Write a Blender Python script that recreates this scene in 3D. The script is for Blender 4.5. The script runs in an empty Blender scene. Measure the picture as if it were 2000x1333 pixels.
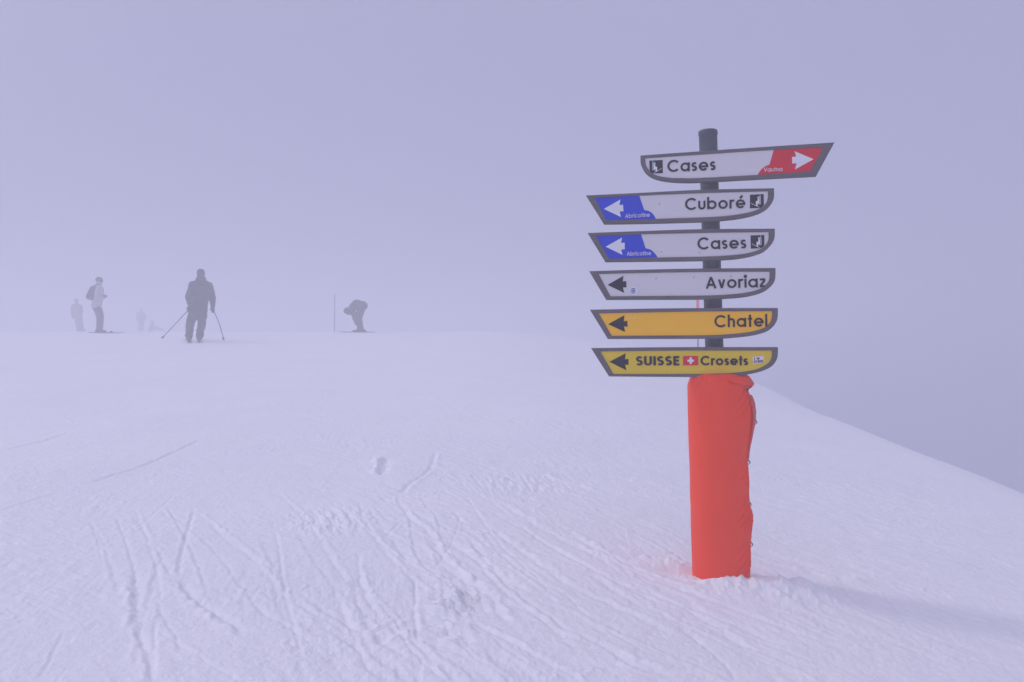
import bpy, bmesh, math, random
import numpy as np
from mathutils import Vector, Matrix, noise as mnoise

R = math.radians
scene = bpy.context.scene
C = scene.collection
random.seed(7)

# ------------------------------------------------------------------ camera
F_PX = 1555.6                      # 28 mm lens on a 2000 px wide frame
EYE = Vector((0.0, 0.0, 1.15))
PITCH = math.atan((700 - 666.5) / F_PX)
cam_d = bpy.data.cameras.new("camera")
cam_d.lens = 28.0
cam_d.sensor_width = 36.0
cam_d.clip_start = 0.05
cam_d.clip_end = 2000
cam = bpy.data.objects.new("camera", cam_d)
C.objects.link(cam)
cam.location = EYE
cam.rotation_euler = (R(90) + PITCH, 0, 0)
scene.camera = cam

# ------------------------------------------------------------------ light, sky, exposure
SUN_AZ = Vector((-0.94, 0.34, 0)).normalized()
SUN_EL = R(40)
w = bpy.data.worlds.new("World")
scene.world = w
w.use_nodes = True
nt = w.node_tree
nt.nodes.clear()
sky = nt.nodes.new("ShaderNodeTexSky")
sky.sky_type = 'NISHITA'
sky.sun_disc = False
sky.sun_elevation = SUN_EL
sky.sun_rotation = math.atan2(SUN_AZ.x, SUN_AZ.y)
sky.air_density = 1.0
sky.dust_density = 4.0
mixn = nt.nodes.new("ShaderNodeMix")
mixn.data_type = 'RGBA'
mixn.inputs["Factor"].default_value = 0.97        # closed cloud cover over the blue
# overcast: the cloud is thin overhead and thicker toward the horizon
geo = nt.nodes.new("ShaderNodeTexCoord")
sep = nt.nodes.new("ShaderNodeSeparateXYZ")
mr = nt.nodes.new("ShaderNodeMapRange")
mr.interpolation_type = 'SMOOTHSTEP'
mr.inputs["From Min"].default_value = 0.30
mr.inputs["From Max"].default_value = 0.95
cl = nt.nodes.new("ShaderNodeMix")
cl.data_type = 'RGBA'
cl.inputs["A"].default_value = (3.68, 3.72, 5.85, 1)
cl.inputs["B"].default_value = (5.0, 4.9, 6.8, 1)
nt.links.new(geo.outputs["Generated"], sep.inputs[0])
nt.links.new(sep.outputs["Z"], mr.inputs["Value"])
nt.links.new(mr.outputs["Result"], cl.inputs["Factor"])


def lobe(direction, power, colour, prev):
    """a soft brighter part of the sky"""
    dn = nt.nodes.new("ShaderNodeVectorMath")
    dn.operation = 'DOT_PRODUCT'
    nrm = nt.nodes.new("ShaderNodeVectorMath")
    nrm.operation = 'NORMALIZE'
    nt.links.new(geo.outputs["Generated"], nrm.inputs[0])
    nt.links.new(nrm.outputs["Vector"], dn.inputs[0])
    dn.inputs[1].default_value = Vector(direction).normalized()
    mx_ = nt.nodes.new("ShaderNodeMath")
    mx_.operation = 'MAXIMUM'
    mx_.inputs[1].default_value = 0.0
    nt.links.new(dn.outputs["Value"], mx_.inputs[0])
    pw = nt.nodes.new("ShaderNodeMath")
    pw.operation = 'POWER'
    pw.inputs[1].default_value = power
    nt.links.new(mx_.outputs[0], pw.inputs[0])
    ad = nt.nodes.new("ShaderNodeVectorMath")
    ad.operation = 'MULTIPLY_ADD'
    cv = nt.nodes.new("ShaderNodeCombineXYZ")
    for k_ in range(3):
        nt.links.new(pw.outputs[0], cv.inputs[k_])
    nt.links.new(cv.outputs[0], ad.inputs[0])
    ad.inputs[1].default_value = colour
    nt.links.new(prev, ad.inputs[2])
    return ad.outputs["Vector"]


to_sun = Vector((SUN_AZ.x * math.cos(SUN_EL), SUN_AZ.y * math.cos(SUN_EL), math.sin(SUN_EL)))
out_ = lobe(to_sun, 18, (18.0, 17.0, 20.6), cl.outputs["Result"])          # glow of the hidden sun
out_ = lobe((-.35, -.85, .42), 3, (5.0, 4.9, 6.0), out_)                  # added sky brightness behind the camera, lifts the sign fronts
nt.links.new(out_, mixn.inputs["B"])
bg = nt.nodes.new("ShaderNodeBackground")
bg.inputs["Strength"].default_value = 0.1
wo = nt.nodes.new("ShaderNodeOutputWorld")
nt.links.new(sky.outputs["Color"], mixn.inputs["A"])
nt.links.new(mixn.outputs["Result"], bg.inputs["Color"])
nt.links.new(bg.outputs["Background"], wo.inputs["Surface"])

sun_d = bpy.data.lights.new("sun", 'SUN')
sun_d.energy = 0.70
sun_d.angle = R(6)
sun_d.color = (1.0, 0.93, 0.9)
sun = bpy.data.objects.new("sun", sun_d)
C.objects.link(sun)
to_sun = Vector((SUN_AZ.x * math.cos(SUN_EL), SUN_AZ.y * math.cos(SUN_EL), math.sin(SUN_EL)))
sun.rotation_euler = to_sun.to_track_quat('Z', 'Y').to_euler()

scene.view_settings.view_transform = 'Standard'
scene.view_settings.look = 'None'
scene.view_settings.exposure = 0.0
scene.view_settings.gamma = 1.0
scene.render.engine = 'CYCLES'
scene.cycles.use_denoising = True
scene.cycles.volume_bounces = 3
scene.cycles.max_bounces = 8
scene.cycles.diffuse_bounces = 4


# ------------------------------------------------------------------ helpers
def ray(px, py):
    """direction of the photograph's pixel (2000 px frame)"""
    x, y = (px - 1000) / F_PX, -(py - 666.5) / F_PX
    c, s = math.cos(PITCH), math.sin(PITCH)
    return Vector((x, c - y * s, s + y * c))


def tag(o, label=None, cat=None, group=None, kind=None):
    for k, v in (("label", label), ("category", cat), ("group", group), ("kind", kind)):
        if v:
            o[k] = v
    return o


def link(name, mesh, mat=None, parent=None, smooth=False):
    o = bpy.data.objects.new(name, mesh)
    C.objects.link(o)
    if mat is not None:
        mesh.materials.clear()
        mesh.materials.append(mat)
    if smooth:
        mesh.polygons.foreach_set("use_smooth", [True] * len(mesh.polygons))
    if parent:
        o.parent = parent
    return o


def empty(name, loc=(0, 0, 0), rz=0.0):
    o = bpy.data.objects.new(name, None)
    o.empty_display_size = 0.2
    o.location = loc
    o.rotation_euler = (0, 0, rz)
    C.objects.link(o)
    return o


def pydata(name, v, f):
    m = bpy.data.meshes.new(name)
    m.from_pydata([tuple(p) for p in v], [], f)
    m.update()
    return m


def material(name, col, rough=0.6, spec=0.3, metal=0.0, var=0.08, scale=12.0, stretch=(1, 1, 1), bump=0.0, bscale=None, sheen=0.0):
    m = bpy.data.materials.new(name)
    m.use_nodes = True
    n, l = m.node_tree.nodes, m.node_tree.links
    b = n["Principled BSDF"]
    b.inputs["Roughness"].default_value = rough
    b.inputs["Specular IOR Level"].default_value = spec
    b.inputs["Metallic"].default_value = metal
    if sheen:
        b.inputs["Sheen Weight"].default_value = sheen
    tc = n.new("ShaderNodeTexCoord")
    mp = n.new("ShaderNodeMapping")
    mp.inputs["Scale"].default_value = stretch
    nz = n.new("ShaderNodeTexNoise")
    nz.inputs["Scale"].default_value = scale
    nz.inputs["Detail"].default_value = 5
    l.new(tc.outputs["Object"], mp.inputs["Vector"])
    l.new(mp.outputs["Vector"], nz.inputs["Vector"])
    mx = n.new("ShaderNodeMix")
    mx.data_type = 'RGBA'
    lo = [max(0, c * (1 - var)) for c in col] + [1]
    hi = [min(1, c * (1 + var)) for c in col] + [1]
    mx.inputs["A"].default_value = lo
    mx.inputs["B"].default_value = hi
    l.new(nz.outputs["Fac"], mx.inputs["Factor"])
    l.new(mx.outputs["Result"], b.inputs["Base Color"])
    if bump:
        nb = n.new("ShaderNodeTexNoise")
        nb.inputs["Scale"].default_value = bscale or scale
        nb.inputs["Detail"].default_value = 4
        l.new(mp.outputs["Vector"], nb.inputs["Vector"])
        bp = n.new("ShaderNodeBump")
        bp.inputs["Strength"].default_value = bump
        bp.inputs["Distance"].default_value = 0.01
        l.new(nb.outputs["Fac"], bp.inputs["Height"])
        l.new(bp.outputs["Normal"], b.inputs["Normal"])
    return m


M = {
    'wood': material('weathered_frame', (0.135, 0.116, 0.124), 0.7, 0.2, var=0.42, scale=3.0, stretch=(2, 3, 45), bump=0.25),
    'white': material('white_panel', (0.66, 0.645, 0.66), 0.4, 0.35, var=0.05, scale=5),
    'amber': material('amber_panel', (0.98, 0.50, 0.0), 0.4, 0.3, var=0.05, scale=5),
    'yellow': material('faded_yellow_panel', (0.74, 0.53, 0.008), 0.45, 0.3, var=0.07, scale=5),
    'red': material('red_field', (0.66, 0.0, 0.015), 0.4, 0.3, var=0.05),
    'blue': material('blue_field', (0.0, 0.035, 0.58), 0.4, 0.3, var=0.05),
    'black': material('black_print', (0.008, 0.006, 0.012), 0.5, 0.2, var=0.1),
    'print': material('white_print', (0.74, 0.74, 0.78), 0.45, 0.3, var=0.04),
    'sticker': material('sticker_paper', (0.75, 0.76, 0.86), 0.4, 0.3, var=0.04),
    'navy': material('navy_print', (0.03, 0.03, 0.22), 0.5, 0.2, var=0.1),
    'pink': material('heart_print', (0.42, 0.01, 0.09), 0.5, 0.2, var=0.1),
    'pole': material('dark_grey_pipe', (0.075, 0.08, 0.10), 0.42, 0.45, metal=0.2, var=0.2, scale=4, stretch=(3, 3, 1)),
    'vinyl': material('red_vinyl', (0.95, 0.055, 0.004), 0.5, 0.18, var=0.06, scale=5, bump=0.06, bscale=160),
    'vinyl_edge': material('faded_vinyl_edge', (0.62, 0.13, 0.11), 0.5, 0.3, var=0.1, scale=6),
    'metal': material('eyelet_metal', (0.42, 0.42, 0.44), 0.3, 0.5, metal=1.0, var=0.1),
    'cord': material('black_cord', (0.012, 0.012, 0.014), 0.7, 0.2, var=0.2),
    'marker_red': material('piste_marker_red', (0.85, 0.05, 0.10), 0.5, 0.3, var=0.08),
    'marker_grey': material('piste_marker_stick', (0.06, 0.06, 0.08), 0.6, 0.3, var=0.1),
    'skin': material('skin', (0.50, 0.30, 0.22), 0.55, 0.3, var=0.08),
    'hair': material('hair', (0.03, 0.02, 0.015), 0.6, 0.3, var=0.3, scale=40),
    'jacket_dark': material('dark_jacket', (0.012, 0.012, 0.016), 0.75, 0.2, var=0.25, scale=6, bump=0.3, bscale=14),
    'trousers_dark': material('charcoal_trousers', (0.030, 0.028, 0.028), 0.8, 0.2, var=0.25, scale=6, bump=0.3, bscale=14),
    'jacket_pale': material('pale_jacket', (0.42, 0.40, 0.42), 0.75, 0.2, var=0.15, scale=6, bump=0.3, bscale=14),
    'trousers_grey': material('grey_trousers', (0.075, 0.065, 0.085), 0.8, 0.2, var=0.25, scale=6, bump=0.3, bscale=14),
    'pack': material('dark_pack', (0.018, 0.018, 0.02), 0.8, 0.2, var=0.3, scale=9, bump=0.3, bscale=18),
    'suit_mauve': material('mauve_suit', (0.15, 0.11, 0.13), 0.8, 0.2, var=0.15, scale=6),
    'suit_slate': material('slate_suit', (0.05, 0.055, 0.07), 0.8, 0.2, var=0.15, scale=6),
    'glove': material('dark_glove', (0.015, 0.015, 0.016), 0.8, 0.2, var=0.2),
    'boot': material('ski_boot_shell', (0.02, 0.02, 0.022), 0.4, 0.4, var=0.2),
    'ski': material('ski_topsheet', (0.03, 0.03, 0.035), 0.35, 0.4, var=0.3, scale=6),
    'hat': material('knit_hat', (0.016, 0.015, 0.018), 0.9, 0.1, var=0.3, scale=60),
    'hat_grey': material('grey_hat', (0.03, 0.03, 0.03), 0.9, 0.1, var=0.3, scale=60),
}


# ------------------------------------------------------------------ noise for the terrain
def hash2(ix, iy, seed):
    h = (ix.astype(np.int64) * 374761393 + iy.astype(np.int64) * 668265263 + seed * 1442695041) & 0xFFFFFFFF
    h = ((h ^ (h >> 13)) * 1274126177) & 0xFFFFFFFF
    h = h ^ (h >> 16)
    return (h & 0xFFFF) / 65535.0


def vnoise(x, y, seed=0):
    ix, iy = np.floor(x), np.floor(y)
    fx, fy = x - ix, y - iy
    out = 0.0
    ux = fx * fx * fx * (fx * (fx * 6 - 15) + 10)
    uy = fy * fy * fy * (fy * (fy * 6 - 15) + 10)
    tot = []
    for dx in (0, 1):
        for dy in (0, 1):
            a = hash2(ix + dx, iy + dy, seed) * 2 * np.pi
            tot.append(np.cos(a) * (fx - dx) + np.sin(a) * (fy - dy))
    a00, a01, a10, a11 = tot
    return (a00 * (1 - ux) * (1 - uy) + a10 * ux * (1 - uy) + a01 * (1 - ux) * uy + a11 * ux * uy) * 1.5


def fbm(x, y, octs=3, seed=0):
    o, a, f = 0.0, 1.0, 1.0
    for k in range(octs):
        o = o + a * vnoise(x * f, y * f, seed + k * 17)
        a *= 0.5
        f *= 2.03
    return o


def sstep(a, b, x):
    t = np.clip((x - a) / (b - a), 0, 1)
    return t * t * (3 - 2 * t)


# ------------------------------------------------------------------ terrain (heights relative to the eye, then + EYE.z)
_yt = np.linspace(-300, 300, 6001)
_cy = np.interp(_yt, [-300, -60, -10, 0, 2.6, 3.75, 6.5, 9, 12, 16, 20, 22.5, 26, 43, 60, 80, 120, 300],
                [-9, -4.5, -1.9, -1.17, -1.03, -0.955, -0.765, -0.58, -0.30, 0.06, 0.43, 0.63, 0.845, 1.42, 2.0, 2.69, 4.1, -2])
_k = np.exp(-0.5 * (np.arange(-12, 13) / 5.0) ** 2)
_cy = np.convolve(np.pad(_cy, 12, mode='edge'), _k / _k.sum(), mode='valid')


def base_height(x, y):
    x, y = np.asarray(x, float), np.asarray(y, float)
    c = np.interp(y, _yt, _cy)
    xe = np.interp(y, [-60, 0, 7, 8.5, 10, 12.5, 17, 24, 60, 120], [4.2, 4.35, 4.4, 4.54, 4.72, 5.04, 5.85, 7.05, 14, 26])
    d = np.interp(y, [-60, 0, 3.75, 7, 8.5, 10, 12.5, 17, 24, 60], [0.1, 0.2, 0.33, 0.44, 0.48, 0.55, 0.68, 0.99, 1.36, 2.4])
    q = np.maximum(0, (x + 1.0) / (xe + 1.0))
    z = c - d * np.minimum(q, 1.6) ** 1.6
    e = np.maximum(0, x - xe + 0.25)
    fall = np.where(e < 1.5, 0.22 * e * e, 0.22 * 2.25 + 0.66 * (e - 1.5))
    z = z - 24 * (1 - np.exp(-fall / 24))
    z = z + 0.04 * vnoise(x / 3.1 + 3.3, y / 3.7, 5) * sstep(1.5, 6, np.hypot(x, y)) * (1 - .9 * sstep(10, 22, np.hypot(x, y))) + 0.04 * vnoise(x / 9.0, y / 13.0 + .4, 6) * sstep(8, 14, np.hypot(x, y)) * sstep(30, 18, np.hypot(x, y))
    return z + EYE.z


def ground_at(px, py):
    d = ray(px, py)
    t = np.geomspace(1.5, 120, 3000)
    x, y, zz = d.x * t, d.y * t, EYE.z + d.z * t
    hit = np.nonzero(zz <= base_height(x, y))[0]
    i = hit[0] if len(hit) else len(t) - 1
    return np.array((x[i], y[i]))


K = 0.75                            # near relief is worked out at 1 / K size
POST = np.array((1.31, 5.0))

# ski tracks read off the snow: (points in photo pixels, width m, depth m, ridge m, side of the ridge)
TR = [
    ([(224, 1005), (245, 1054), (261, 1110), (268, 1160)], .012, .012, .004, -1),
    ([(264, 1120), (268, 1170), (268, 1200), (269, 1226)], .024, .022, .030, -1),
    ([(269, 1224), (287, 1271), (294, 1300), (297, 1340)], .016, .022, .008, -1),
    ([(378, 998), (366, 1040), (352, 1100), (350, 1135)], .014, .020, .012, -1),
    ([(350, 1130), (378, 1166), (420, 1194), (458, 1219), (476, 1247)], .024, .026, .030, -1),
    ([(304, 1170), (322, 1208), (346, 1250), (353, 1282)], .012, .010, .003, -1),
    ([(304, 1212), (301, 1271), (301, 1320)], .011, .012, .003, 1),
    ([(535, 1030), (546, 1079), (556, 1156), (581, 1250), (597, 1308)], .012, .011, .006, 1),
    ([(119, 960), (60, 979), (0, 998), (-60, 1015)], .014, .026, .003, 1),
    ([(350, 960), (300, 1005), (245, 1047)], .012, .008, .003, 1),
    ([(126, 1229), (112, 1261), (75, 1330)], .010, .008, .004, -1),
    ([(156, 949), (216, 931), (279, 910), (363, 873), (400, 855)], .017, .034, .004, 1),
    ([(57, 867), (87, 860), (140, 845)], .02, .034, .004, 1),
    ([(0, 883), (60, 868), (130, 850)], .02, .030, .004, 1),
    ([(786, 988), (800, 1012), (832, 1037), (867, 1089), (902, 1128), (951, 1159), (986, 1208), (1031, 1257)], .022, .012, .022, 1),
    ([(919, 1054), (951, 1096), (986, 1135), (1031, 1173), (1105, 1226), (1175, 1261), (1252, 1306), (1311, 1335)], .020, .014, .016, -1),
    ([(954, 1030), (1059, 1107), (1122, 1149), (1245, 1205), (1346, 1257)], .022, .012, .014, 1),
    ([(975, 981), (1077, 1044), (1168, 1089), (1210, 1110)], .026, .013, .018, 1),
    ([(811, 1130), (811, 1198), (818, 1268)], .012, .014, .004, 1),
    ([(908, 1165), (906, 1219), (910, 1250), (906, 1290)], .03, .010, .008, -1),
    ([(657, 1156), (688, 1240), (713, 1292), (745, 1335)], .014, .012, .006, 1),
    ([(699, 1117), (720, 1177), (765, 1226), (821, 1268), (874, 1313)], .016, .010, .012, 1),
    ([(746, 1054), (768, 1034), (790, 1016)], .012, .010, .002, 1),
    ([(1345, 1233), (1370, 1257), (1415, 1296), (1440, 1336)], .014, .012, .004, 1),
    ([(1105, 1044), (1140, 1062), (1175, 1079)], .03, .01, .02, 1),
    ([(783, 968), (800, 945), (838, 918), (852, 880)], .026, .034, .02, -1),
    ([(758, 892), (752, 910), (748, 928)], .045, .05, .07, -1),
    ([(918, 929), (960, 934), (990, 933)], .03, .036, .01, -1),
    ([(1055, 925), (1090, 942), (1130, 950), (1150, 960)], .035, .02, .026, 1),
    ([(1215, 930), (1240, 937), (1290, 950)], .03, .036, .03, -1),
    ([(1480, 1085), (1560, 1102), (1620, 1120), (1700, 1128)], .05, .012, .03, -1),
    ([(1235, 1085), (1290, 1085), (1340, 1112)], .035, .02, .03, -1),
    ([(1170, 1262), (1240, 1300), (1320, 1320)], .03, .012, .02, 1),
    ([(690, 1130), (700, 1180), (735, 1240), (790, 1290)], .018, .012, .01, -1),
    ([(410, 1020), (450, 1060), (520, 1110), (545, 1165)], .018, .008, .012, 1),
    ([(180, 1020), (195, 1075), (200, 1120)], .01, .008, .003, 1),
    ([(540, 960), (600, 1020), (640, 1080), (690, 1160)], .018, .008, .01, 1),
]
rng = np.random.RandomState(3)
tracks = []
for pts, wd, dp, rg, sd in TR:
    tracks.append((np.array([ground_at(*p) for p in pts]) / K, wd, dp, rg, sd))
def resample(p, step):
    # Catmull-Rom through the points
    q = np.vstack([2 * p[0] - p[1], p, 2 * p[-1] - p[-2]])
    out = []
    for i in range(1, len(q) - 2):
        n = max(2, int(np.linalg.norm(q[i + 1] - q[i]) / step))
        t = np.linspace(0, 1, n, endpoint=False)[:, None]
        out.append(0.5 * (2 * q[i] + (q[i + 1] - q[i - 1]) * t + (2 * q[i - 1] - 5 * q[i] + 4 * q[i + 1] - q[i + 2]) * t ** 2
                          + (3 * q[i] - q[i - 1] - 3 * q[i + 1] + q[i + 2]) * t ** 3))
    out.append(q[-2][None])
    return np.vstack(out)


for src, offs in ((14, 5), (15, 7), (16, 7), (17, 5), (4, 2), (0, 2), (7, 3), (21, 3), (36, 3)):     # skiers who took nearly the same line
    for k in range(offs):
        p0 = resample(tracks[src][0], .15)
        mid_ = p0.mean(0)
        a = rng.normal(0, .10)
        q0 = (p0 - mid_) * rng.uniform(.7, 1.5)
        q0 = np.stack([q0[:, 0] * math.cos(a) - q0[:, 1] * math.sin(a), q0[:, 0] * math.sin(a) + q0[:, 1] * math.cos(a)], 1)
        d0 = (p0[-1] - p0[0]) / np.linalg.norm(p0[-1] - p0[0])
        q0 = q0 + mid_ + np.array((-d0[1], d0[0])) * rng.normal(0, .55) + d0 * rng.normal(0, .5)
        wd = rng.uniform(.010, .024)
        dp = rng.uniform(.004, .010)
        tracks.append((q0, wd, dp, rng.uniform(.003, .010), rng.choice([-1, 1])))
        if rng.rand() < .5:                            # the other ski of the pair
            tracks.append((q0 + np.array((-d0[1], d0[0])) * rng.uniform(.16, .3), wd, dp * .8, rng.uniform(.003, .01), rng.choice([-1, 1])))
for k in range(170):                                   # fainter older runs between them
    cx, cy = rng.uniform(-9, 6), 3.2 + 15 * rng.rand() ** 1.7
    if cx > 5.2 or abs(cx) > cy * 0.85 + 0.6:
        continue
    if cx < -1.2 and cy > 5 and rng.rand() < .7:
        th = R(rng.normal(28, 10))
    elif cx < 0.2 and rng.rand() < .6:
        th = R(rng.normal(-80, 22))
    else:
        th = R(rng.normal(-52, 14))
    if cy > 9 and rng.rand() < .6:
        continue
    L = rng.uniform(0.4, 1.9) * (0.6 + cy / 12)
    cv = rng.normal(0, 0.28) / L
    s = np.linspace(-L / 2, L / 2, 9)
    a = th + cv * s
    st = s[1] - s[0]
    pts = np.stack([cx + np.cumsum(np.cos(a)) * st, cy + np.cumsum(np.sin(a)) * st], 1)
    wd = rng.uniform(.005, .013) * (0.8 + cy / 10)
    tracks.append((pts, wd, rng.uniform(.003, .008), rng.uniform(.001, .006), rng.choice([-1, 1])))


def build_ground():
    dense = np.radians(np.linspace(-40, 40, 1250))
    coarse = np.radians(np.linspace(40, 320, 82)[1:-1])
    ang = np.concatenate([dense, coarse])
    r1 = np.geomspace(0.25, 2.1, 22)[:-1]
    r2 = np.geomspace(2.1, 22, 780)[:-1]
    r3 = np.geomspace(22, 255, 120)
    rad = np.concatenate([r1, r2, r3])
    nA, nR = len(ang), len(rad)
    A, Rr = np.meshgrid(ang, rad)
    X, Y = (np.sin(A) * Rr).ravel(), (np.cos(A) * Rr).ravel()
    Z = base_height(X, Y)
    near = np.nonzero((np.hypot(X, Y) < 26 * K) & (np.hypot(X, Y) > 1.4))[0]
    x, y = X[near] / K, Y[near] / K
    z = np.zeros(len(near))
    dist = np.hypot(x, y)
    # skidded snow: streaks along the fall of the piste, in patches
    for th, mseed, lo, hi, amp in ((R(-54), 11, .05, .65, .0085), (R(-78), 12, .05, .6, .006), (R(25), 13, .05, .6, .005), (R(-20), 14, .15, .7, .006), (R(-36), 15, .1, .6, .006)):
        u = x * math.cos(th) + y * math.sin(th)
        v = -x * math.sin(th) + y * math.cos(th)
        m = sstep(lo, hi, fbm(x / 1.3, y / 1.3, 2, mseed) + (.22 if mseed == 11 else 0) * np.clip(x + 1.2, -1, 1.2) + (.25 if mseed == 14 else 0) * np.clip(x - 1.4, -1.2, 1))
        wv = v + .05 * vnoise(u / .7, v / .5, mseed + 80)
        z += .62 * amp * m * fbm(u / .55, wv / (.045 + .012 * (mseed % 3)), 3, mseed + 40)
        z += amp * .7 * m * fbm(u / .22, v / .10, 2, mseed + 60)
    # loose crumbs in patches
    m = sstep(.12, .55, fbm(x / .8, y / .8, 3, 31))
    cr = fbm(x / .055, y / .055, 2, 32)
    z += .012 * m * np.maximum(0, cr - .12)
    z += .0055 * fbm(x / .16, y / .16, 3, 33)
    z += .0034 * fbm(x / .035, y / .035, 2, 34)
    z += .007 * fbm(x / .9, y / .9, 2, 35)
    # the tracks
    for pts, wd, dp, rg, sd in tracks:
        p = resample(pts, max(.06, wd * 2))
        lo, hi = p.min(0) - .25, p.max(0) + .25
        idx = np.nonzero((x > lo[0]) & (x < hi[0]) & (y > lo[1]) & (y < hi[1]))[0]
        if not len(idx):
            continue
        qx, qy = x[idx], y[idx]
        best = np.full(len(idx), 9.0)
        sgn = np.zeros(len(idx))
        par = np.zeros(len(idx))
        n = len(p) - 1
        for i in range(n):
            a, b = p[i], p[i + 1]
            ab = b - a
            l2 = ab @ ab + 1e-12
            rx, ry = qx - a[0], qy - a[1]
            t = np.clip((rx * ab[0] + ry * ab[1]) / l2, 0, 1)
            dx, dy = rx - t * ab[0], ry - t * ab[1]
            dd = np.hypot(dx, dy)
            up = dd < best
            best[up] = dd[up]
            sgn[up] = np.sign(ab[0] * dy - ab[1] * dx)[up]
            par[up] = ((i + t) / n)[up]
        s = best * sgn * sd
        tp = sstep(0, .12, par) * sstep(1, .85, par)
        nzv = 0.75 + .9 * fbm(qx / .09, qy / .09, 2, 51)
        wob = s + wd * .6 * fbm(qx / .12, qy / .12, 2, 52)
        z[idx] += .66 * tp * (-dp * np.exp(-(wob / wd) ** 2) + rg * np.clip(nzv, 0, 2) * np.exp(-((wob - 1.9 * wd) / (1.0 * wd)) ** 2))
    # a big chattered side-slip mark
    for (px, py, sx, sy, th, amp) in ((893, 1175, .17, .24, R(60), .075), (880, 1245, .13, .18, R(62), .035), (655, 1015, .32, .42, R(20), .024), (740, 1240, .25, .3, R(-40), .012), (1010, 945, .5, .5, R(10), .016)):
        c = ground_at(px, py) / K
        m = np.exp(-(((x - c[0]) / sx) ** 2 + ((y - c[1]) / sy) ** 2) ** 1.5)
        u = x * math.cos(th) + y * math.sin(th)
        v = -x * math.sin(th) + y * math.cos(th)
        z += amp * m * (fbm(u / .05, v / .20, 3, 71) + .1)
    # heap and hollow round the post
    dx, dy = x - POST[0], y - POST[1]
    heap = np.exp(-(((dx - .16) / .34) ** 2 + ((dy + .24) / .16) ** 2)) * .058
    heap += np.exp(-(((dx - .42) / .26) ** 2 + ((dy + .25) / .15) ** 2)) * .05
    heap += np.exp(-(((dx + .02) / .10) ** 2 + ((dy + .20) / .06) ** 2)) * .02
    rough = fbm(x / .085, y / .085, 3, 81)
    z += 1.3 * heap * (1 + .26 * rough) + .45 * np.minimum(heap, .04) * np.maximum(0, fbm(x / .045, y / .045, 2, 83)) 
    dz = .045 * np.exp(-(((dx + .23) / .17) ** 2 + ((dy - .06 + .25 * (dx + .2)) / .05) ** 2))
    z -= dz
    z += .03 * np.exp(-(((dx + .26) / .2) ** 2 + ((dy - .20) / .07) ** 2)) * (1 + .8 * rough)
    ring = np.exp(-((np.hypot(dx, dy) - .25) / .09) ** 2)
    z += .010 * ring * rough
    z *= sstep(22, 7, dist) * .68 + .32
    fade = sstep(26, 20, dist)
    Z[near] += z * fade * K * .74
    # faces
    i = np.arange(nR - 1)[:, None]
    j = np.arange(nA)[None, :]
    jn = (j + 1) % nA
    f = np.stack([(i * nA + j), (i * nA + jn), ((i + 1) * nA + jn), ((i + 1) * nA + j)], -1).reshape(-1, 4)
    f = f[:, ::-1]
    co = np.stack([X, Y, Z], 1)
    centre = len(co)
    co = np.vstack([co, [[0, 0, float(base_height(0, 0))]]])
    fan = np.stack([np.full(nA, centre), np.arange(nA), (np.arange(nA) + 1) % nA], 1)[:, ::-1]
    m = bpy.data.meshes.new("snow")
    m.vertices.add(len(co))
    m.vertices.foreach_set("co", co.ravel())
    nq, ntri = len(f), len(fan)
    m.loops.add(nq * 4 + ntri * 3)
    m.loops.foreach_set("vertex_index", np.concatenate([f.ravel(), fan.ravel()]).astype(np.int32))
    m.polygons.add(nq + ntri)
    st = np.concatenate([np.arange(nq) * 4, nq * 4 + np.arange(ntri) * 3]).astype(np.int32)
    m.polygons.foreach_set("loop_start", st)
    m.update(calc_edges=True)
    m.validate()
    return m, float(Z.min())


def snow_material():
    m = bpy.data.materials.new("snow")
    m.use_nodes = True
    n, l = m.node_tree.nodes, m.node_tree.links
    b = n["Principled BSDF"]
    b.inputs["Roughness"].default_value = 0.65
    b.inputs["Specular IOR Level"].default_value = 0.2
    tc = n.new("ShaderNodeTexCoord")
    n1 = n.new("ShaderNodeTexNoise")
    n1.inputs["Scale"].default_value = 1.3
    n1.inputs["Detail"].default_value = 6
    mx = n.new("ShaderNodeMix")
    mx.data_type = 'RGBA'
    mx.inputs["A"].default_value = (0.78, 0.79, 0.83, 1)
    mx.inputs["B"].default_value = (0.87, 0.87, 0.89, 1)
    l.new(tc.outputs["Object"], n1.inputs["Vector"])
    l.new(n1.outputs["Fac"], mx.inputs["Factor"])
    l.new(mx.outputs["Result"], b.inputs["Base Color"])
    n2 = n.new("ShaderNodeTexNoise")
    n2.inputs["Scale"].default_value = 70
    n2.inputs["Detail"].default_value = 6
    n2.inputs["Roughness"].default_value = 0.65
    bp = n.new("ShaderNodeBump")
    bp.inputs["Strength"].default_value = 0.6
    bp.inputs["Distance"].default_value = 0.008
    l.new(tc.outputs["Object"], n2.inputs["Vector"])
    l.new(n2.outputs["Fac"], bp.inputs["Height"])
    l.new(bp.outputs["Normal"], b.inputs["Normal"])
    return m


gm, zmin = build_ground()
ground = link("snow_ground", gm, snow_material(), smooth=True)
tag(ground, "white snow slope marked by ski tracks, rising into the fog", "snow", kind="structure")

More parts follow.
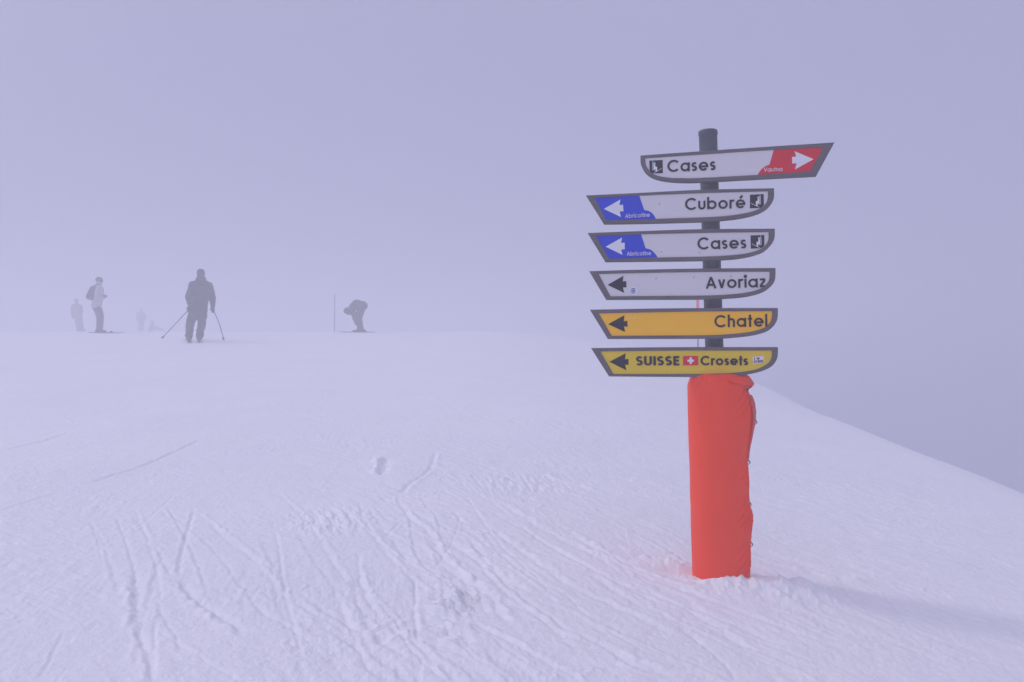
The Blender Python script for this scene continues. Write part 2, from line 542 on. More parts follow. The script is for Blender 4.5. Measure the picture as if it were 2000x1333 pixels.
# the foggy air
hz = bpy.data.meshes.new("haze")
bmh = bmesh.new()
bmesh.ops.create_cube(bmh, size=1)
HT, HB = 6.5, zmin - 1.0
for v in bmh.verts:
    v.co = (v.co.x * 540, v.co.y * 540, (HT + HB) / 2 + v.co.z * (HT - HB))
bmh.to_mesh(hz)
bmh.free()
hm = bpy.data.materials.new("haze")
hm.use_nodes = True
hm.node_tree.nodes.clear()
pv = hm.node_tree.nodes.new("ShaderNodeVolumePrincipled")
pv.inputs["Color"].default_value = (0.835, 0.85, 0.91, 1)
pv.inputs["Density"].default_value = 0.0355
pv.inputs["Anisotropy"].default_value = 0.2
mo = hm.node_tree.nodes.new("ShaderNodeOutputMaterial")
hm.node_tree.links.new(pv.outputs["Volume"], mo.inputs["Volume"])
haze = link("haze", hz, hm)
tag(haze, "pale lavender fog hanging over the slope", "fog", kind="stuff")


# ------------------------------------------------------------------ flat shapes
def poly_area(p):
    return 0.5 * sum(p[i][0] * p[(i + 1) % len(p)][1] - p[(i + 1) % len(p)][0] * p[i][1] for i in range(len(p)))


def curve_mesh(name, loops, thick, bevel=0.0):
    """closed 2-D outlines (first outer, rest holes) in x, z; front face at y = -thick, back at y = 0"""
    cu = bpy.data.curves.new(name, 'CURVE')
    cu.dimensions = '2D'
    cu.fill_mode = 'BOTH'
    cu.extrude = max(0.00005, thick / 2 - bevel)
    cu.bevel_depth = bevel
    cu.bevel_resolution = 1
    cu.offset = -bevel
    for lp in loops:
        s = cu.splines.new('POLY')
        s.points.add(len(lp) - 1)
        for k, (a, b) in enumerate(lp):
            s.points[k].co = (a, b, 0, 1)
        s.use_cyclic_u = True
    o = bpy.data.objects.new(name, cu)
    C.objects.link(o)
    dg = bpy.context.evaluated_depsgraph_get()
    me = bpy.data.meshes.new_from_object(o.evaluated_get(dg), depsgraph=dg)
    bpy.data.objects.remove(o)
    bpy.data.curves.remove(cu)
    me.transform(Matrix(((1, 0, 0, 0), (0, 0, -1, -thick / 2), (0, 1, 0, 0), (0, 0, 0, 1))))
    me.name = name
    return me


def smooth_loop(p, corners, sub=3):
    """round the outline between marked corner indices with Catmull-Rom"""
    n, out = len(p), []
    for i in range(n):
        p0, p1, p2, p3 = p[(i - 1) % n], p[i], p[(i + 1) % n], p[(i + 2) % n]
        if i in corners:
            p0 = p1
        if (i + 1) % n in corners:
            p3 = p2
        if math.dist(p1, p2) < 0.012 or (i in corners and (i + 1) % n in corners):
            out.append(p1)
            continue
        for k in range(sub):
            t = k / sub
            out.append(tuple(0.5 * (2 * b + (c - a) * t + (2 * a - 5 * b + 4 * c - d) * t * t + (3 * b - a - 3 * c + d) * t ** 3)
                             for a, b, c, d in zip(p0, p1, p2, p3)))
    return out


def ribbon(pts, width, closed=False):
    """quads of a stroke with mitred joints"""
    n = len(pts)
    left, right = [], []
    for i in range(n):
        p = Vector(pts[i])
        if closed:
            a, b = Vector(pts[i - 1]), Vector(pts[(i + 1) % n])
        else:
            a = Vector(pts[i - 1]) if i else p
            b = Vector(pts[i + 1]) if i < n - 1 else p
        d1, d2 = (p - a), (b - p)
        d1 = d1.normalized() if d1.length > 1e-9 else d2.normalized()
        d2 = d2.normalized() if d2.length > 1e-9 else d1
        t = (d1 + d2)
        t = t.normalized() if t.length > 1e-6 else d1
        nn = Vector((-t.y, t.x))
        c = max(0.35, nn.dot(Vector((-d1.y, d1.x))))
        left.append(p + nn * (width / 2 / c))
        right.append(p - nn * (width / 2 / c))
    quads = []
    for i in range(n if closed else n - 1):
        j = (i + 1) % n
        quads.append((left[i], right[i], right[j], left[j]))
    return quads


def arc(cx, cy, rx, ry, a0, a1, n=None):
    n = n or max(5, int(abs(a1 - a0) / 12))
    return [(cx + rx * math.cos(R(a0 + (a1 - a0) * k / n)), cy + ry * math.sin(R(a0 + (a1 - a0) * k / n))) for k in range(n + 1)]


def glyph(ch, t):
    """strokes [(points, closed)] and advance; cap height 1"""
    r, X = t / 2, 0.745
    q = X / 2
    Rr = q - r
    AS = 1.04
    def ess(wd, h, tw=1.0):
        ry, rx = (h - t) / 4, wd / 2 - r
        return [(arc(wd / 2, h - r - ry, rx, ry, 30, 270) + arc(wd / 2, r + ry, rx, ry, 90, -150)[1:], False)]
    if ch == ' ':
        return [], .3
    if ch == 'C':
        return [(arc(.5, .5, .51 - r, .51 - r, 42, 318), False)], .90
    if ch == 'G':
        return [(arc(.5, .5, .51 - r, .51 - r, 42, 352), False), ([(.55, .46), (.99, .46)], False)], 1.0
    if ch == 'O':
        return [(arc(.5, .5, .51 - r, .51 - r, 0, 345, 24), True)], 1.0
    if ch == 'D':
        return [([(r, 0), (r, 1)], False), ([(r, 1 - r), (.25, 1 - r)] + arc(.25, .5, .5 - r, .5 - r, 90, -90) + [(r, r)], False)], .75
    if ch == 'P':
        return [([(r, 0), (r, 1)], False), ([(r, 1 - r), (.25, 1 - r)] + arc(.25, .72, .25 - r, .28 - r, 90, -90) + [(r, .44 + r)], False)], .5
    if ch == 'T':
        return [([(.25, 0), (.25, 1 - t)], False), ([(0, 1 - r), (.5, 1 - r)], False)], .5
    if ch == 'L':
        return [([(r, 0), (r, 1)], False), ([(t, r), (.45, r)], False)], .45
    if ch == 'N':
        return [([(r, 0), (r, 1)], False), ([(r, 1), (.65 - r, 0)], False), ([(.65 - r, 0), (.65 - r, 1)], False)], .65
    if ch == 'W':
        return [([(0, 1), (.25, 0)], False), ([(.25, 0), (.45, 1)], False), ([(.45, 1), (.65, 0)], False), ([(.65, 0), (.9, 1)], False)], .9
    if ch == 'a':
        return [(arc(q, q, Rr, Rr, 0, 345, 24), True), ([(X - r, 0), (X - r, X)], False)], X
    if ch == 'b':
        return [(arc(q, q, Rr, Rr, 0, 345, 24), True), ([(r, 0), (r, AS)], False)], X
    if ch == 'o':
        return [(arc(q, q, Rr, Rr, 0, 345, 24), True)], X
    if ch == 'c':
        return [(arc(q, q, Rr, Rr, 45, 315), False)], .66
    if ch in 'eé':
        s = [(arc(q, q, Rr, Rr, 0, 318), False), ([(q - Rr, q - .02), (q + Rr + r, q - .02)], False)]
        if ch == 'é':
            s.append(([(q - .02, X + .09), (q + .15, X + .33)], False))
        return s, X
    if ch == 's':
        return ess(.44, X), .44
    if ch == 'S':
        return ess(.56, 1.0), .56
    if ch == 'u':
        return [([(r, X), (r, .29)] + arc(.29, .29, .29 - r, .29 - r, 180, 360)[1:] + [(.58 - r, X)], False)], .58
    if ch == 'U':
        return [([(r, 1), (r, .33)] + arc(.33, .33, .33 - r, .33 - r, 180, 360)[1:] + [(.66 - r, 1)], False)], .66
    if ch == 'r':
        return [([(r, 0), (r, X)], False), (arc(.30, X - .29 + .005, .30 - r, .29 - r, 165, 68), False)], .36
    if ch == 'n':
        return [([(r, 0), (r, X)], False), (arc(.28, X - .28, .28 - r, .28 - r, 170, 0) + [(.56 - r, 0)], False)], .56
    if ch == 'h':
        return [([(r, 0), (r, AS)], False), (arc(.28, X - .28, .28 - r, .28 - r, 170, 0) + [(.56 - r, 0)], False)], .56
    if ch == 'A':
        return [([(r * .9, 0), (.42, 1 - .25 * t)], False), ([(.42, 1 - .25 * t), (.84 - r * .9, 0)], False), ([(.2, .31), (.64, .31)], False)], .84
    if ch == 'v':
        return [([(r, X), (.29, .02)], False), ([(.29, .02), (.58 - r, X)], False)], .58
    if ch == 'V':
        return [([(r, 1), (.37, .02)], False), ([(.37, .02), (.74 - r, 1)], False)], .74
    if ch == 'i':
        return [([(r, 0), (r, X)], False), (arc(r, .95, r * .62, r * .62, 0, 315, 7), True)], t
    if ch in 'lI':
        h = AS if ch == 'l' else 1.0
        return [([(r, 0), (r, h)], False)], t
    if ch == 't':
        return [([(.17, 0), (.17, 1.0)], False), ([(0, X - r), (.34, X - r)], False)], .34
    if ch == 'z':
        return [([(.03, X - r), (.46, X - r)], False), ([(.42, X - t * .9), (.08, t * .9)], False), ([(.02, r), (.49, r)], False)], .5
    if ch == 'E':
        return [([(r, 0), (r, 1)], False), ([(t, 1 - r), (.5, 1 - r)], False), ([(t, .52), (.47, .52)], False), ([(t, r), (.5, r)], False)], .5
    raise KeyError(ch)


def text_quads(word, t, spacing=.13):
    x, st = 0.0, []
    for ch in word:
        s, adv = glyph(ch, t)
        for pts, closed in s:
            dot = closed and ch == 'i'
            st.append(ribbon([(px + x, py) for px, py in pts], t * (1.05 if dot else 1.0), closed))
        x += adv + spacing
    return st, x - spacing


class Flat:
    """collects flat polygons, each lot a hair in front of the last, as one mesh in board x, y, z"""
    def __init__(self, depth):
        self.v, self.f, self.d, self.k = [], [], depth, 0

    def add(self, polys):
        y = -(self.d + 0.00012 * self.k)
        self.k = (self.k + 1) % 9
        for p in polys:
            p = list(p)
            if poly_area(p) < 0:
                p.reverse()
            i = len(self.v)
            self.v += [(a[0], y, a[1]) for a in p]
            self.f.append(list(range(i, i + len(p))))

    def build(self, name, mat, parent):
        return link(name, pydata(name, self.v, self.f), mat, parent)


# ------------------------------------------------------------------ the signpost
def pt(px, py, Y):
    d = ray(px, py)
    return EYE + d * (Y / d.y)


POST_Y = 3.75
pole_top, pole_low = pt(1382.6, 256, POST_Y), pt(1408.2, 1128, POST_Y)
axis = (pole_top - pole_low).normalized()
pole_low = pole_low - axis * 0.5


def axis_at(z):
    return pole_low + axis * ((z - pole_low.z) / axis.z)


signpost = empty("signpost", axis_at(0.13))
tag(signpost, "dark grey pole carrying six pointed direction boards above a red pad", "signpost")
base_inv = Matrix.Translation(-signpost.location)


def tube_mesh(name, p0, p1, rings, seg=40, cap0=True, cap1=True):
    """lathe round an axis: rings are (t along axis 0..1, radius)"""
    ax = (p1 - p0)
    L = ax.length
    ax.normalize()
    u = ax.cross(Vector((0, 1, 0))).normalized()
    v_ = ax.cross(u)
    V, F = [], []
    for t, r in rings:
        for k in range(seg):
            a = 2 * math.pi * k / seg
            V.append(p0 + ax * (t * L) + u * (r * math.cos(a)) + v_ * (r * math.sin(a)))
    for i in range(len(rings) - 1):
        for k in range(seg):
            k2 = (k + 1) % seg
            F.append((i * seg + k, i * seg + k2, (i + 1) * seg + k2, (i + 1) * seg + k))
    if cap0:
        F.append(list(range(seg))[::-1])
    if cap1:
        F.append([(len(rings) - 1) * seg + k for k in range(seg)])
    return pydata(name, V, F)


pr = 17.6 / F_PX * POST_Y
L_pole = (pole_top - pole_low).length
pm = tube_mesh("pole", pole_low, pole_top, [(0, pr), (.97, pr), (1 - .022 / L_pole, pr), (1 - .020 / L_pole, pr + .0025), (1 - .004 / L_pole, pr + .0025), (1, pr),
                                            (1, pr - .006), (1 - .15 / L_pole, pr - .006)], 48, True, True)
pm.transform(base_inv)
pole = link("pole", pm, M['pole'], signpost)
for p in pm.polygons:
    p.use_smooth = len(p.vertices) == 4

PICTO = {
    'torso': [(.30, .34), (.43, .34), (.455, .495), (.58, .505), (.59, .66), (.48, .70), (.30, .685)],
    'leg': [(.50, .52), (.585, .53), (.565, .81), (.60, .82), (.475, .89), (.45, .865), (.475, .69)],
}


def board(spec):
    yaw = R(spec['yaw'])
    u = Vector((math.cos(yaw), -math.sin(yaw), 0))
    n = Vector((-math.sin(yaw), -math.cos(yaw), 0))
    zc = pt(1390, spec['yc'], POST_Y).z
    P = axis_at(zc) + n * (pr + 0.036)              # front plane of the frame
    def loc(px, py):
        d = ray(px, py)
        t = (P - EYE).dot(n) / d.dot(n)
        q = EYE + d * t - P
        return (q.dot(u), q.z)
    def L(pts):
        return [loc(*p) for p in pts]
    outer = smooth_loop(L(spec['outer']), set(spec['co']))
    inner = smooth_loop(L(spec['inner']), set(spec['ci']))
    TH = 0.034
    fm = curve_mesh("sign_board", [outer, inner], TH, 0.0022)
    fm.transform(Matrix.Translation((0, TH, 0)))     # front at y = 0, back at y = TH
    b = link("sign_board", fm, M['wood'], signpost)
    b.location = P - signpost.location
    b.rotation_euler = (0, 0, -yaw)
    b["label"] = spec['label']
    # panel set 5 mm back from the frame front, its edge let into the frame
    cx = sum(p[0] for p in inner) / len(inner)
    cz = sum(p[1] for p in inner) / len(inner)
    gx = max(p[0] for p in inner) - min(p[0] for p in inner)
    gz = max(p[1] for p in inner) - min(p[1] for p in inner)
    grown = [(cx + (p[0] - cx) * (1 + .012 / gx), cz + (p[1] - cz) * (1 + .012 / gz)) for p in inner]
    pmesh = curve_mesh("panel", [grown], 0.010)
    pmesh.transform(Matrix.Translation((0, 0.015, 0)))
    link("panel", pmesh, M[spec['panel']], b)
    D = -0.005                                        # depth of the panel face (positive = toward viewer)
    if 'field' in spec:
        fl = Flat(D + .0008)
        fl.add([L(spec['field'])])
        fl.build("colour_field", M[spec['field_mat']], b)
    ar = Flat(D + .0016)
    a = L(spec['arrow'])
    ar.add([a[0:1] + [a[1], a[2], a[5], a[6]], [a[2], a[3], a[4], a[5]]])
    ar.build("arrow", M[spec['arrow_mat']], b)
    for word, x0, y0, x1, y1, cap, t, mat in spec['text']:
        A, B = Vector(loc(x0, y0)), Vector(loc(x1, y1))
        st, wd = text_quads(word, t, .13 if t < .2 else .1)
        e = (B - A)
        sx = e.length / wd
        e.normalize()
        f = Vector((-e.y, e.x))
        hgt = cap / F_PX * P.y
        tx = Flat(D + .0028)
        for quads in st:
            tx.add([[A + e * (p[0] * sx) + f * (p[1] * hgt) for p in qd] for qd in quads])
        tx.build("lettering", M[mat], b)
    if 'picto' in spec:
        tl, tr, br, bl, mirror, clip = spec['picto']
        q = [Vector(loc(*p)) for p in (tl, tr, br, bl)]
        def W(s, t_):
            if mirror:
                s = 1 - s
            return q[0] * ((1 - s) * (1 - t_)) + q[1] * (s * (1 - t_)) + q[2] * (s * t_) + q[3] * ((1 - s) * t_)
        pb = Flat(D + .0016)
        pb.add([L(clip)])
        sq = pb.build("pictogram", M['black'], b)
        rd = Flat(D + .0028)
        def stroke(pts, wd):
            rd.add([[W(*p) for p in qd] for qd in ribbon(pts, wd)])
        stroke([(.275, .01), (.235, .34), (.235, .735), (.46, .735)], .034)
        rd.add([[W(*p) for p in qd] for qd in ribbon(arc(.375, .25, .062, .062, 0, 330, 12), .055, True)])
        rd.add([[W(*p) for p in PICTO['torso']]])
        rd.add([[W(*p) for p in PICTO['leg']]])
        stroke([(.31, .975), (.93, .645)], .032)
        stroke([(.45, .48), (.55, .56)], .04)
        link("seated_rider", pydata("seated_rider", rd.v, rd.f), M['print'], b)
    for (px, py) in spec.get('screws', []):
        s = loc(px, py)
        sf = Flat(D + .0012)
        sf.add([[(s[0] + .0042 * math.cos(k * .785), s[1] + .0042 * math.sin(k * .785)) for k in range(8)]])
        sf.build("screw", M['metal'], b)
    if spec.get('flag'):
        (x0, y0, x1, y1), (cxx, cyy) = spec['flag']
        fg = Flat(D + .0016)
        fg.add([L([(x0, y0), (x1, y0 - .2), (x1, y1 - .2), (x0, y1)])])
        fo = fg.build("flag", M['red'], b)
        cr = Flat(D + .0028)
        h, tt = 6.4, 2.2
        cr.add([L([(cxx - h, cyy - tt), (cxx + h, cyy - tt), (cxx + h, cyy + tt), (cxx - h, cyy + tt)])])
        cr.add([L([(cxx - tt, cyy - h), (cxx + tt, cyy - h), (cxx + tt, cyy + h), (cxx - tt, cyy + h)])])
        cr.build("cross", M['print'], b)
    if spec.get('round_sticker'):
        px, py = spec['round_sticker']
        s = loc(px, py)
        k1 = .0197
        st_ = Flat(D + .0012)
        st_.add([[(s[0] + k1 * math.cos(k * R(15)), s[1] + k1 * math.sin(k * R(15))) for k in range(24)]])
        st_.build("sticker", M['sticker'], b)
        mk = Flat(D + .0024)
        for cxo in (-.0085, .0035):
            mk.add(ribbon([(s[0] + a_ * K, s[1] + b_ * K) for a_, b_ in arc(cxo, .009, .0062, .0062, 0, 340, 14)], .002, True))
        mk.add(ribbon([(s[0] - .0019, s[1] + .0135), (s[0] - .0019, s[1] + .002)], .002))
        for dy, x_a, x_b, wd in ((-.001, -.021, .012, .0024), (-.008, -.019, .010, .0034), (-.015, -.012, .007, .002)):
            mk.add(ribbon([(s[0] + x_a * K, s[1] + dy * K), (s[0] + x_b * K, s[1] + dy * K)], wd * K))
        mk.build("sticker_print", M['navy'], b)
    if spec.get('heart_sticker'):
        q4 = L(spec['heart_sticker'])
        hs = Flat(D + .0012)
        hs.add([q4])
        hs.build("sticker", M['sticker'], b)
        q = [Vector(p) for p in q4]
        def W2(s, t_):
            return q[0] * ((1 - s) * (1 - t_)) + q[1] * (s * (1 - t_)) + q[2] * (s * t_) + q[3] * ((1 - s) * t_)
        hp = Flat(D + .0024)
        ht = [(.5 + .012 * 16 * math.sin(a_) ** 3 * .8, .30 - .014 * (13 * math.cos(a_) - 5 * math.cos(2 * a_) - 2 * math.cos(3 * a_) - math.cos(4 * a_))) for a_ in [k * math.pi / 10 for k in range(20)]]
        hp.add([[W2(*p) for p in ht]])
        hp.build("heart", M['pink'], b)
        tp = Flat(D + .0024)
        def words(word, s0, s1, t_base, t_h):
            st2, wd = text_quads(word, .2, .1)
            for quads in st2:
                tp.add([[W2(s0 + p[0] / wd * (s1 - s0), t_base - p[1] * t_h) for p in qd] for qd in quads])
        words("I", .14, .20, .46, .36)
        words("SPOT WELDING", .05, .95, .90, .36)
        tp.build("sticker_print", M['black'], b)
    for px, py, rr in spec.get('chips', []):
        ch = Flat(D + .0012)
        s = loc(px, py)
        ch.add([[(s[0] + rr * .6 * math.cos(k * .9), s[1] + rr * .9 * math.sin(k * .9)) for k in range(7)]])
        ch.build("paint_chip", M['print'], b)
    return b


BOARDS = [
    dict(yaw=15, yc=315, label="white board with red pointed end, pointing right, topmost of six", panel='white',
         outer=[(1250.7, 304), (1251.2, 319.2), (1255.3, 330), (1261.9, 339), (1273.4, 346.5), (1288.3, 351.4), (1309.7, 354.7), (1334.5, 355.9), (1367.5, 355.3), (1479, 349.3), (1594.5, 343.3), (1630, 278.3), (1512, 285.9), (1380, 294.7)],
         co=(0, 10, 11),
         inner=[(1259.9, 309.3), (1261, 320.9), (1265.2, 329.1), (1273.4, 338.2), (1285, 343.7), (1306.5, 347.3), (1334.5, 348.3), (1367.5, 347.8), (1479, 341.8), (1582, 335.2), (1607.7, 288.2), (1512, 292.5), (1380, 301.2)],
         ci=(0, 9, 10),
         field=[(1511.5, 292.2), (1607.7, 288.2), (1582, 335.2), (1479.8, 342), (1483.1, 335.7), (1489.7, 328.3), (1495.5, 324.2), (1502.9, 321.4)], field_mat='red',
         arrow=[(1589.2, 311), (1552, 295.3), (1555.2, 306), (1547, 306.5), (1547.5, 319.6), (1556, 318.9), (1552.9, 331.1)], arrow_mat='print',
         text=[("Vautna", 1492, 335.8, 1528, 334.3, 8.0, .125, 'print'), ("Cases", 1303.5, 336.2, 1397.5, 332.6, 23.6, .165, 'black')],
         picto=((1268, 313.8), (1294.1, 312.6), (1294.6, 338.2), (1268.8, 339.4), False,
                [(1268, 313.8), (1294.1, 312.6), (1294.6, 338.2), (1275.5, 339.2), (1272.5, 337.8), (1268.8, 334.2)])),
    dict(yaw=10, yc=403, label="white board with blue pointed end and the word Cuboré", panel='white',
         outer=[(1144.3, 381.9), (1248.7, 377), (1367.5, 370.9), (1512, 367.9), (1512, 385.2), (1509.5, 393.5), (1503.7, 402.6), (1495.5, 410), (1479, 418.2), (1454.3, 424.8), (1429.5, 428.6), (1404.8, 431.1), (1380, 432.9), (1334.5, 434.3), (1252, 436.4), (1179.4, 437.5)],
         co=(0, 3, 15),
         inner=[(1161.3, 386.5), (1248.7, 382.2), (1367.5, 377.4), (1500, 373.7), (1500, 385.2), (1498, 393.5), (1493.9, 400.1), (1485.6, 406.7), (1469.1, 413.3), (1442.7, 419), (1413, 422.4), (1380, 424.5), (1334.5, 426), (1281.7, 427.8), (1184.4, 430.6)],
         ci=(0, 3, 14),
         field=[(1161.3, 386.5), (1248.7, 382.2), (1258.3, 410.3), (1265.2, 411.6), (1270, 413.6), (1274, 416.6), (1278, 421.8), (1281.4, 427.8), (1184.4, 430.6)], field_mat='blue',
         arrow=[(1179.1, 408.3), (1211.9, 389.7), (1209.6, 400.6), (1216.9, 400.1), (1217.7, 412.8), (1210.3, 413), (1212.7, 424)], arrow_mat='print',
         text=[("Abricotine", 1221, 426.2, 1269.3, 423.6, 8.2, .125, 'print'), ("Cuboré", 1338.4, 410.6, 1455.8, 406.8, 23.4, .165, 'black')],
         picto=((1465, 380.6), (1491.7, 379.1), (1492.1, 405.4), (1465, 407), True,
                [(1465, 380.6), (1491.7, 379.1), (1492.1, 401.2), (1488, 404.6), (1485, 406.3), (1465, 407)]),
         screws=[(1288, 398)]),
    dict(yaw=8, yc=479, label="white board with blue pointed end and the word Cases", panel='white',
         outer=[(1147.7, 455.3), (1252, 451.6), (1373, 447.8), (1513.6, 446.9), (1513.2, 463.1), (1510, 473), (1503.3, 482.1), (1493.4, 491.2), (1480.2, 497), (1455.5, 503.2), (1422.5, 507.2), (1373, 509.2), (1301.5, 510.3), (1182.4, 511.5)],
         co=(0, 3, 13),
         inner=[(1163.7, 461.1), (1252, 457.7), (1400, 454.6), (1501.4, 453.5), (1501.4, 464.8), (1499.2, 473), (1493.4, 481.3), (1485.2, 487), (1468.7, 492.8), (1439, 497.8), (1389.5, 501), (1301.5, 503), (1190.1, 505.7)],
         ci=(0, 3, 12),
         field=[(1163.7, 461.1), (1252, 457.7), (1261.1, 484.9), (1268.5, 486.7), (1273.5, 489.4), (1277.6, 493.6), (1281.5, 498), (1284.7, 503), (1190.1, 505.7)], field_mat='blue',
         arrow=[(1182.7, 482.1), (1214.9, 464.3), (1212.9, 474.7), (1220.1, 474.3), (1220.3, 487), (1213.2, 487.5), (1216, 498.1)], arrow_mat='print',
         text=[("Abricotine", 1224.4, 499.9, 1271.8, 498.7, 8.0, .125, 'print'), ("Cases", 1362.6, 487.6, 1457.7, 485.6, 23.4, .165, 'black')],
         picto=((1466.2, 460.1), (1493.1, 459), (1493.1, 485), (1466.7, 485.9), True,
                [(1466.2, 460.1), (1493.1, 459), (1493.1, 480.4), (1490.5, 482.8), (1486.8, 485.2), (1466.7, 485.9)]),
         screws=[(1292, 492), (1366, 493)]),
    dict(yaw=7, yc=555, label="white board with black arrow and small round sticker", panel='white',
         outer=[(1150.9, 530), (1252, 527), (1373, 524.7), (1514.9, 523.8), (1514.6, 542.3), (1511.6, 552.2), (1505, 560.5), (1493.4, 569.6), (1478.6, 575.3), (1455.5, 580.3), (1422.5, 583.3), (1373, 585.0), (1280, 585.4), (1184, 585.6)],
         co=(0, 3, 13),
         inner=[(1169, 535.4), (1252, 533.4), (1373, 531.5), (1503.3, 530.8), (1503.3, 542.3), (1500.9, 550.6), (1495.1, 557.5), (1486.8, 563.5), (1468.7, 569.6), (1439, 574.2), (1389.5, 577.3), (1285, 578.5), (1192.6, 579.1)],
         ci=(0, 3, 12),
         arrow=[(1186.5, 556.7), (1217.8, 539), (1216.2, 550.2), (1223.1, 549.4), (1223.6, 561.6), (1216.5, 561.6), (1219.3, 572.5)], arrow_mat='black',
         text=[("Avoriaz", 1378.8, 564.2, 1496.2, 561.4, 23.4, .165, 'black')],
         screws=[(1281.7, 544), (1355, 541.8), (1428, 540)], round_sticker=(1237.6, 568.4)),
    dict(yaw=7, yc=632, label="orange yellow board with black arrow and the word Chatel", panel='amber',
         outer=[(1152.1, 605.3), (1267.5, 603.1), (1374.6, 602.1), (1519.6, 601.9), (1519.4, 618.1), (1516.8, 628.3), (1511.1, 637.2), (1500.9, 646.1), (1486.9, 651.9), (1463.9, 657), (1432, 660.4), (1406.5, 661.7), (1330, 662.3), (1187.2, 662.4)],
         co=(0, 3, 13),
         inner=[(1169.6, 612.3), (1267.5, 610.4), (1380, 608.6), (1508.2, 607.9), (1507.9, 620.6), (1504.7, 629.5), (1497.1, 637.8), (1486.9, 642.9), (1463.9, 648.9), (1432, 652.5), (1393.8, 654.8), (1330, 655.6), (1194.8, 656.3)],
         ci=(0, 3, 12),
         arrow=[(1187.8, 633.6), (1219.7, 616.1), (1218.1, 628), (1225.1, 627), (1225.7, 638.5), (1218.8, 637.8), (1221, 648.9)], arrow_mat='black',
         text=[("Chatel", 1396, 639.8, 1499.2, 638.2, 23.6, .165, 'black')],
         chips=[(1229.7, 621.5, .004), (1239.5, 620.6, .0045)]),
    dict(yaw=6, yc=708, label="dull yellow board with red flag and heart sticker, lowest of six", panel='yellow',
         outer=[(1154.3, 680.3), (1267.5, 678.8), (1380, 678.3), (1519.8, 678.4), (1519.4, 694.6), (1516.8, 703.5), (1511.1, 712.4), (1500.9, 720.1), (1483, 727.1), (1457.5, 732.5), (1432, 735.4), (1393.8, 736.7), (1330, 736.9), (1189.5, 735.8)],
         co=(0, 3, 13),
         inner=[(1172.5, 686.7), (1280, 685.5), (1380, 685), (1508.2, 685), (1507.9, 695.9), (1504.7, 704.8), (1497.1, 712.4), (1483, 720.1), (1463.9, 724.9), (1438.4, 728.1), (1393.8, 730.3), (1330, 730.9), (1198, 730.9)],
         ci=(0, 3, 12),
         arrow=[(1190.4, 707.1), (1222.3, 690.5), (1220.6, 702.2), (1227.6, 701.6), (1227.7, 713.1), (1220.7, 712.8), (1223.5, 723.7)], arrow_mat='black',
         text=[("SUISSE", 1242.3, 714.4, 1327.1, 714.2, 18.4, .215, 'black'), ("Crosets", 1368.6, 714, 1461.4, 714, 18.4, .205, 'black')],
         flag=((1334.2, 695.9, 1363.8, 714), (1349.1, 704.9)),
         heart_sticker=[(1470, 697.3), (1491, 696.1), (1493, 709.2), (1471.8, 711.2)]),
]
for s_ in BOARDS:
    board(s_)

# ------------------------------------------------------------------ red padding round the foot of the post
PAD_R = 54.0 / F_PX * POST_Y
prof_y = [738, 750, 760, 780, 800, 820, 850, 870, 900, 920, 940, 960, 980, 995, 1010, 1040, 1060, 1110, 1200]
prof_w = [66, 69, 60, 69, 71, 70, 65, 60, 55.2, 56.5, 57.5, 56, 56, 60, 61.5, 58, 55.5, 55, 54]
pad_top = pt(1396, 741, POST_Y - PAD_R * .9).z
pad_bot = axis_at(0.0).z - 0.25
origin = axis_at(0.13)


def pad_radius(th, z):
    """th: 0 = right of picture, -90 deg = toward the camera"""
    y_px = 700 - (z - EYE.z) * F_PX / POST_Y
    bulge = np.interp(y_px, prof_y, prof_w) / 54.0 - 1
    d = (th - R(-8) + math.pi) % (2 * math.pi) - math.pi
    r = PAD_R * (1 + bulge * math.exp(-(d / R(34)) ** 2))
    # pulled creases running down-left from the lacing
    for ye, amp, sp in ((760, .0035, 16), (897, .0030, 13), (978, .0055, 17), (1055, .0045, 15)):
        ze = EYE.z - (ye - 700) * POST_Y / F_PX
        a, b = d + R(4), ze - z                    # angle to the left is negative
        ex = math.exp(-((a + .50) / .36) ** 2) * math.exp(-((b - .05) / .065) ** 2)
        r += 2.3 * amp * ex * math.sin(sp * ((a + .1) * 2.0 + b * 10 + .5 * a * a))
    # gathered top
    tz = (pad_top - z)
    g = math.exp(-(tz / .035) ** 2)
    r += -.012 * g * (0.5 + 0.5 * math.sin(th * 9 + 2.5 * math.sin(th * 3.1) + tz * 60))
    r += .0022 * mnoise.noise(Vector((math.cos(th) * 2.2, math.sin(th) * 2.2, z * 3.0)))
    r += .0012 * mnoise.noise(Vector((math.cos(th) * 6, math.sin(th) * 6, z * 9.0)))
    return r


def pad_point(th, z, off=0.0):
    r = pad_radius(th, z) + off
    c = axis_at(z)
    return Vector((c.x + r * math.cos(th), c.y + r * math.sin(th), z))


V, Fc = [], []
NS, NZ = 220, 260
zs = [pad_bot + (pad_top - pad_bot) * k / NZ for k in range(NZ + 1)]
for z in zs:
    for k in range(NS):
        V.append(pad_point(2 * math.pi * k / NS, z))
for fr, dz in ((.97, .012), (.90, .019), (.75, .022), (.5, .018), (.34, .006)):      # rolled rim closing on the pole
    for k in range(NS):
        th = 2 * math.pi * k / NS
        c = axis_at(pad_top)
        r = pad_radius(th, pad_top) * fr + .004 * (1 - fr) * 3 * math.sin(th * 9 + 2.5 * math.sin(th * 3.1))
        V.append(Vector((c.x + r * math.cos(th), c.y + r * math.sin(th), pad_top + dz + .001 * math.sin(th * 5 + 1))))
rows = len(V) // NS
for i in range(rows - 1):
    for k in range(NS):
        k2 = (k + 1) % NS
        Fc.append((i * NS + k, i * NS + k2, (i + 1) * NS + k2, (i + 1) * NS + k))
padding = empty("post_padding", axis_at(0.13))
tag(padding, "red vinyl crash pad wrapped round the foot of the signpost", "padding")
pmv = pydata("cover", V, Fc)
pmv.transform(base_inv)
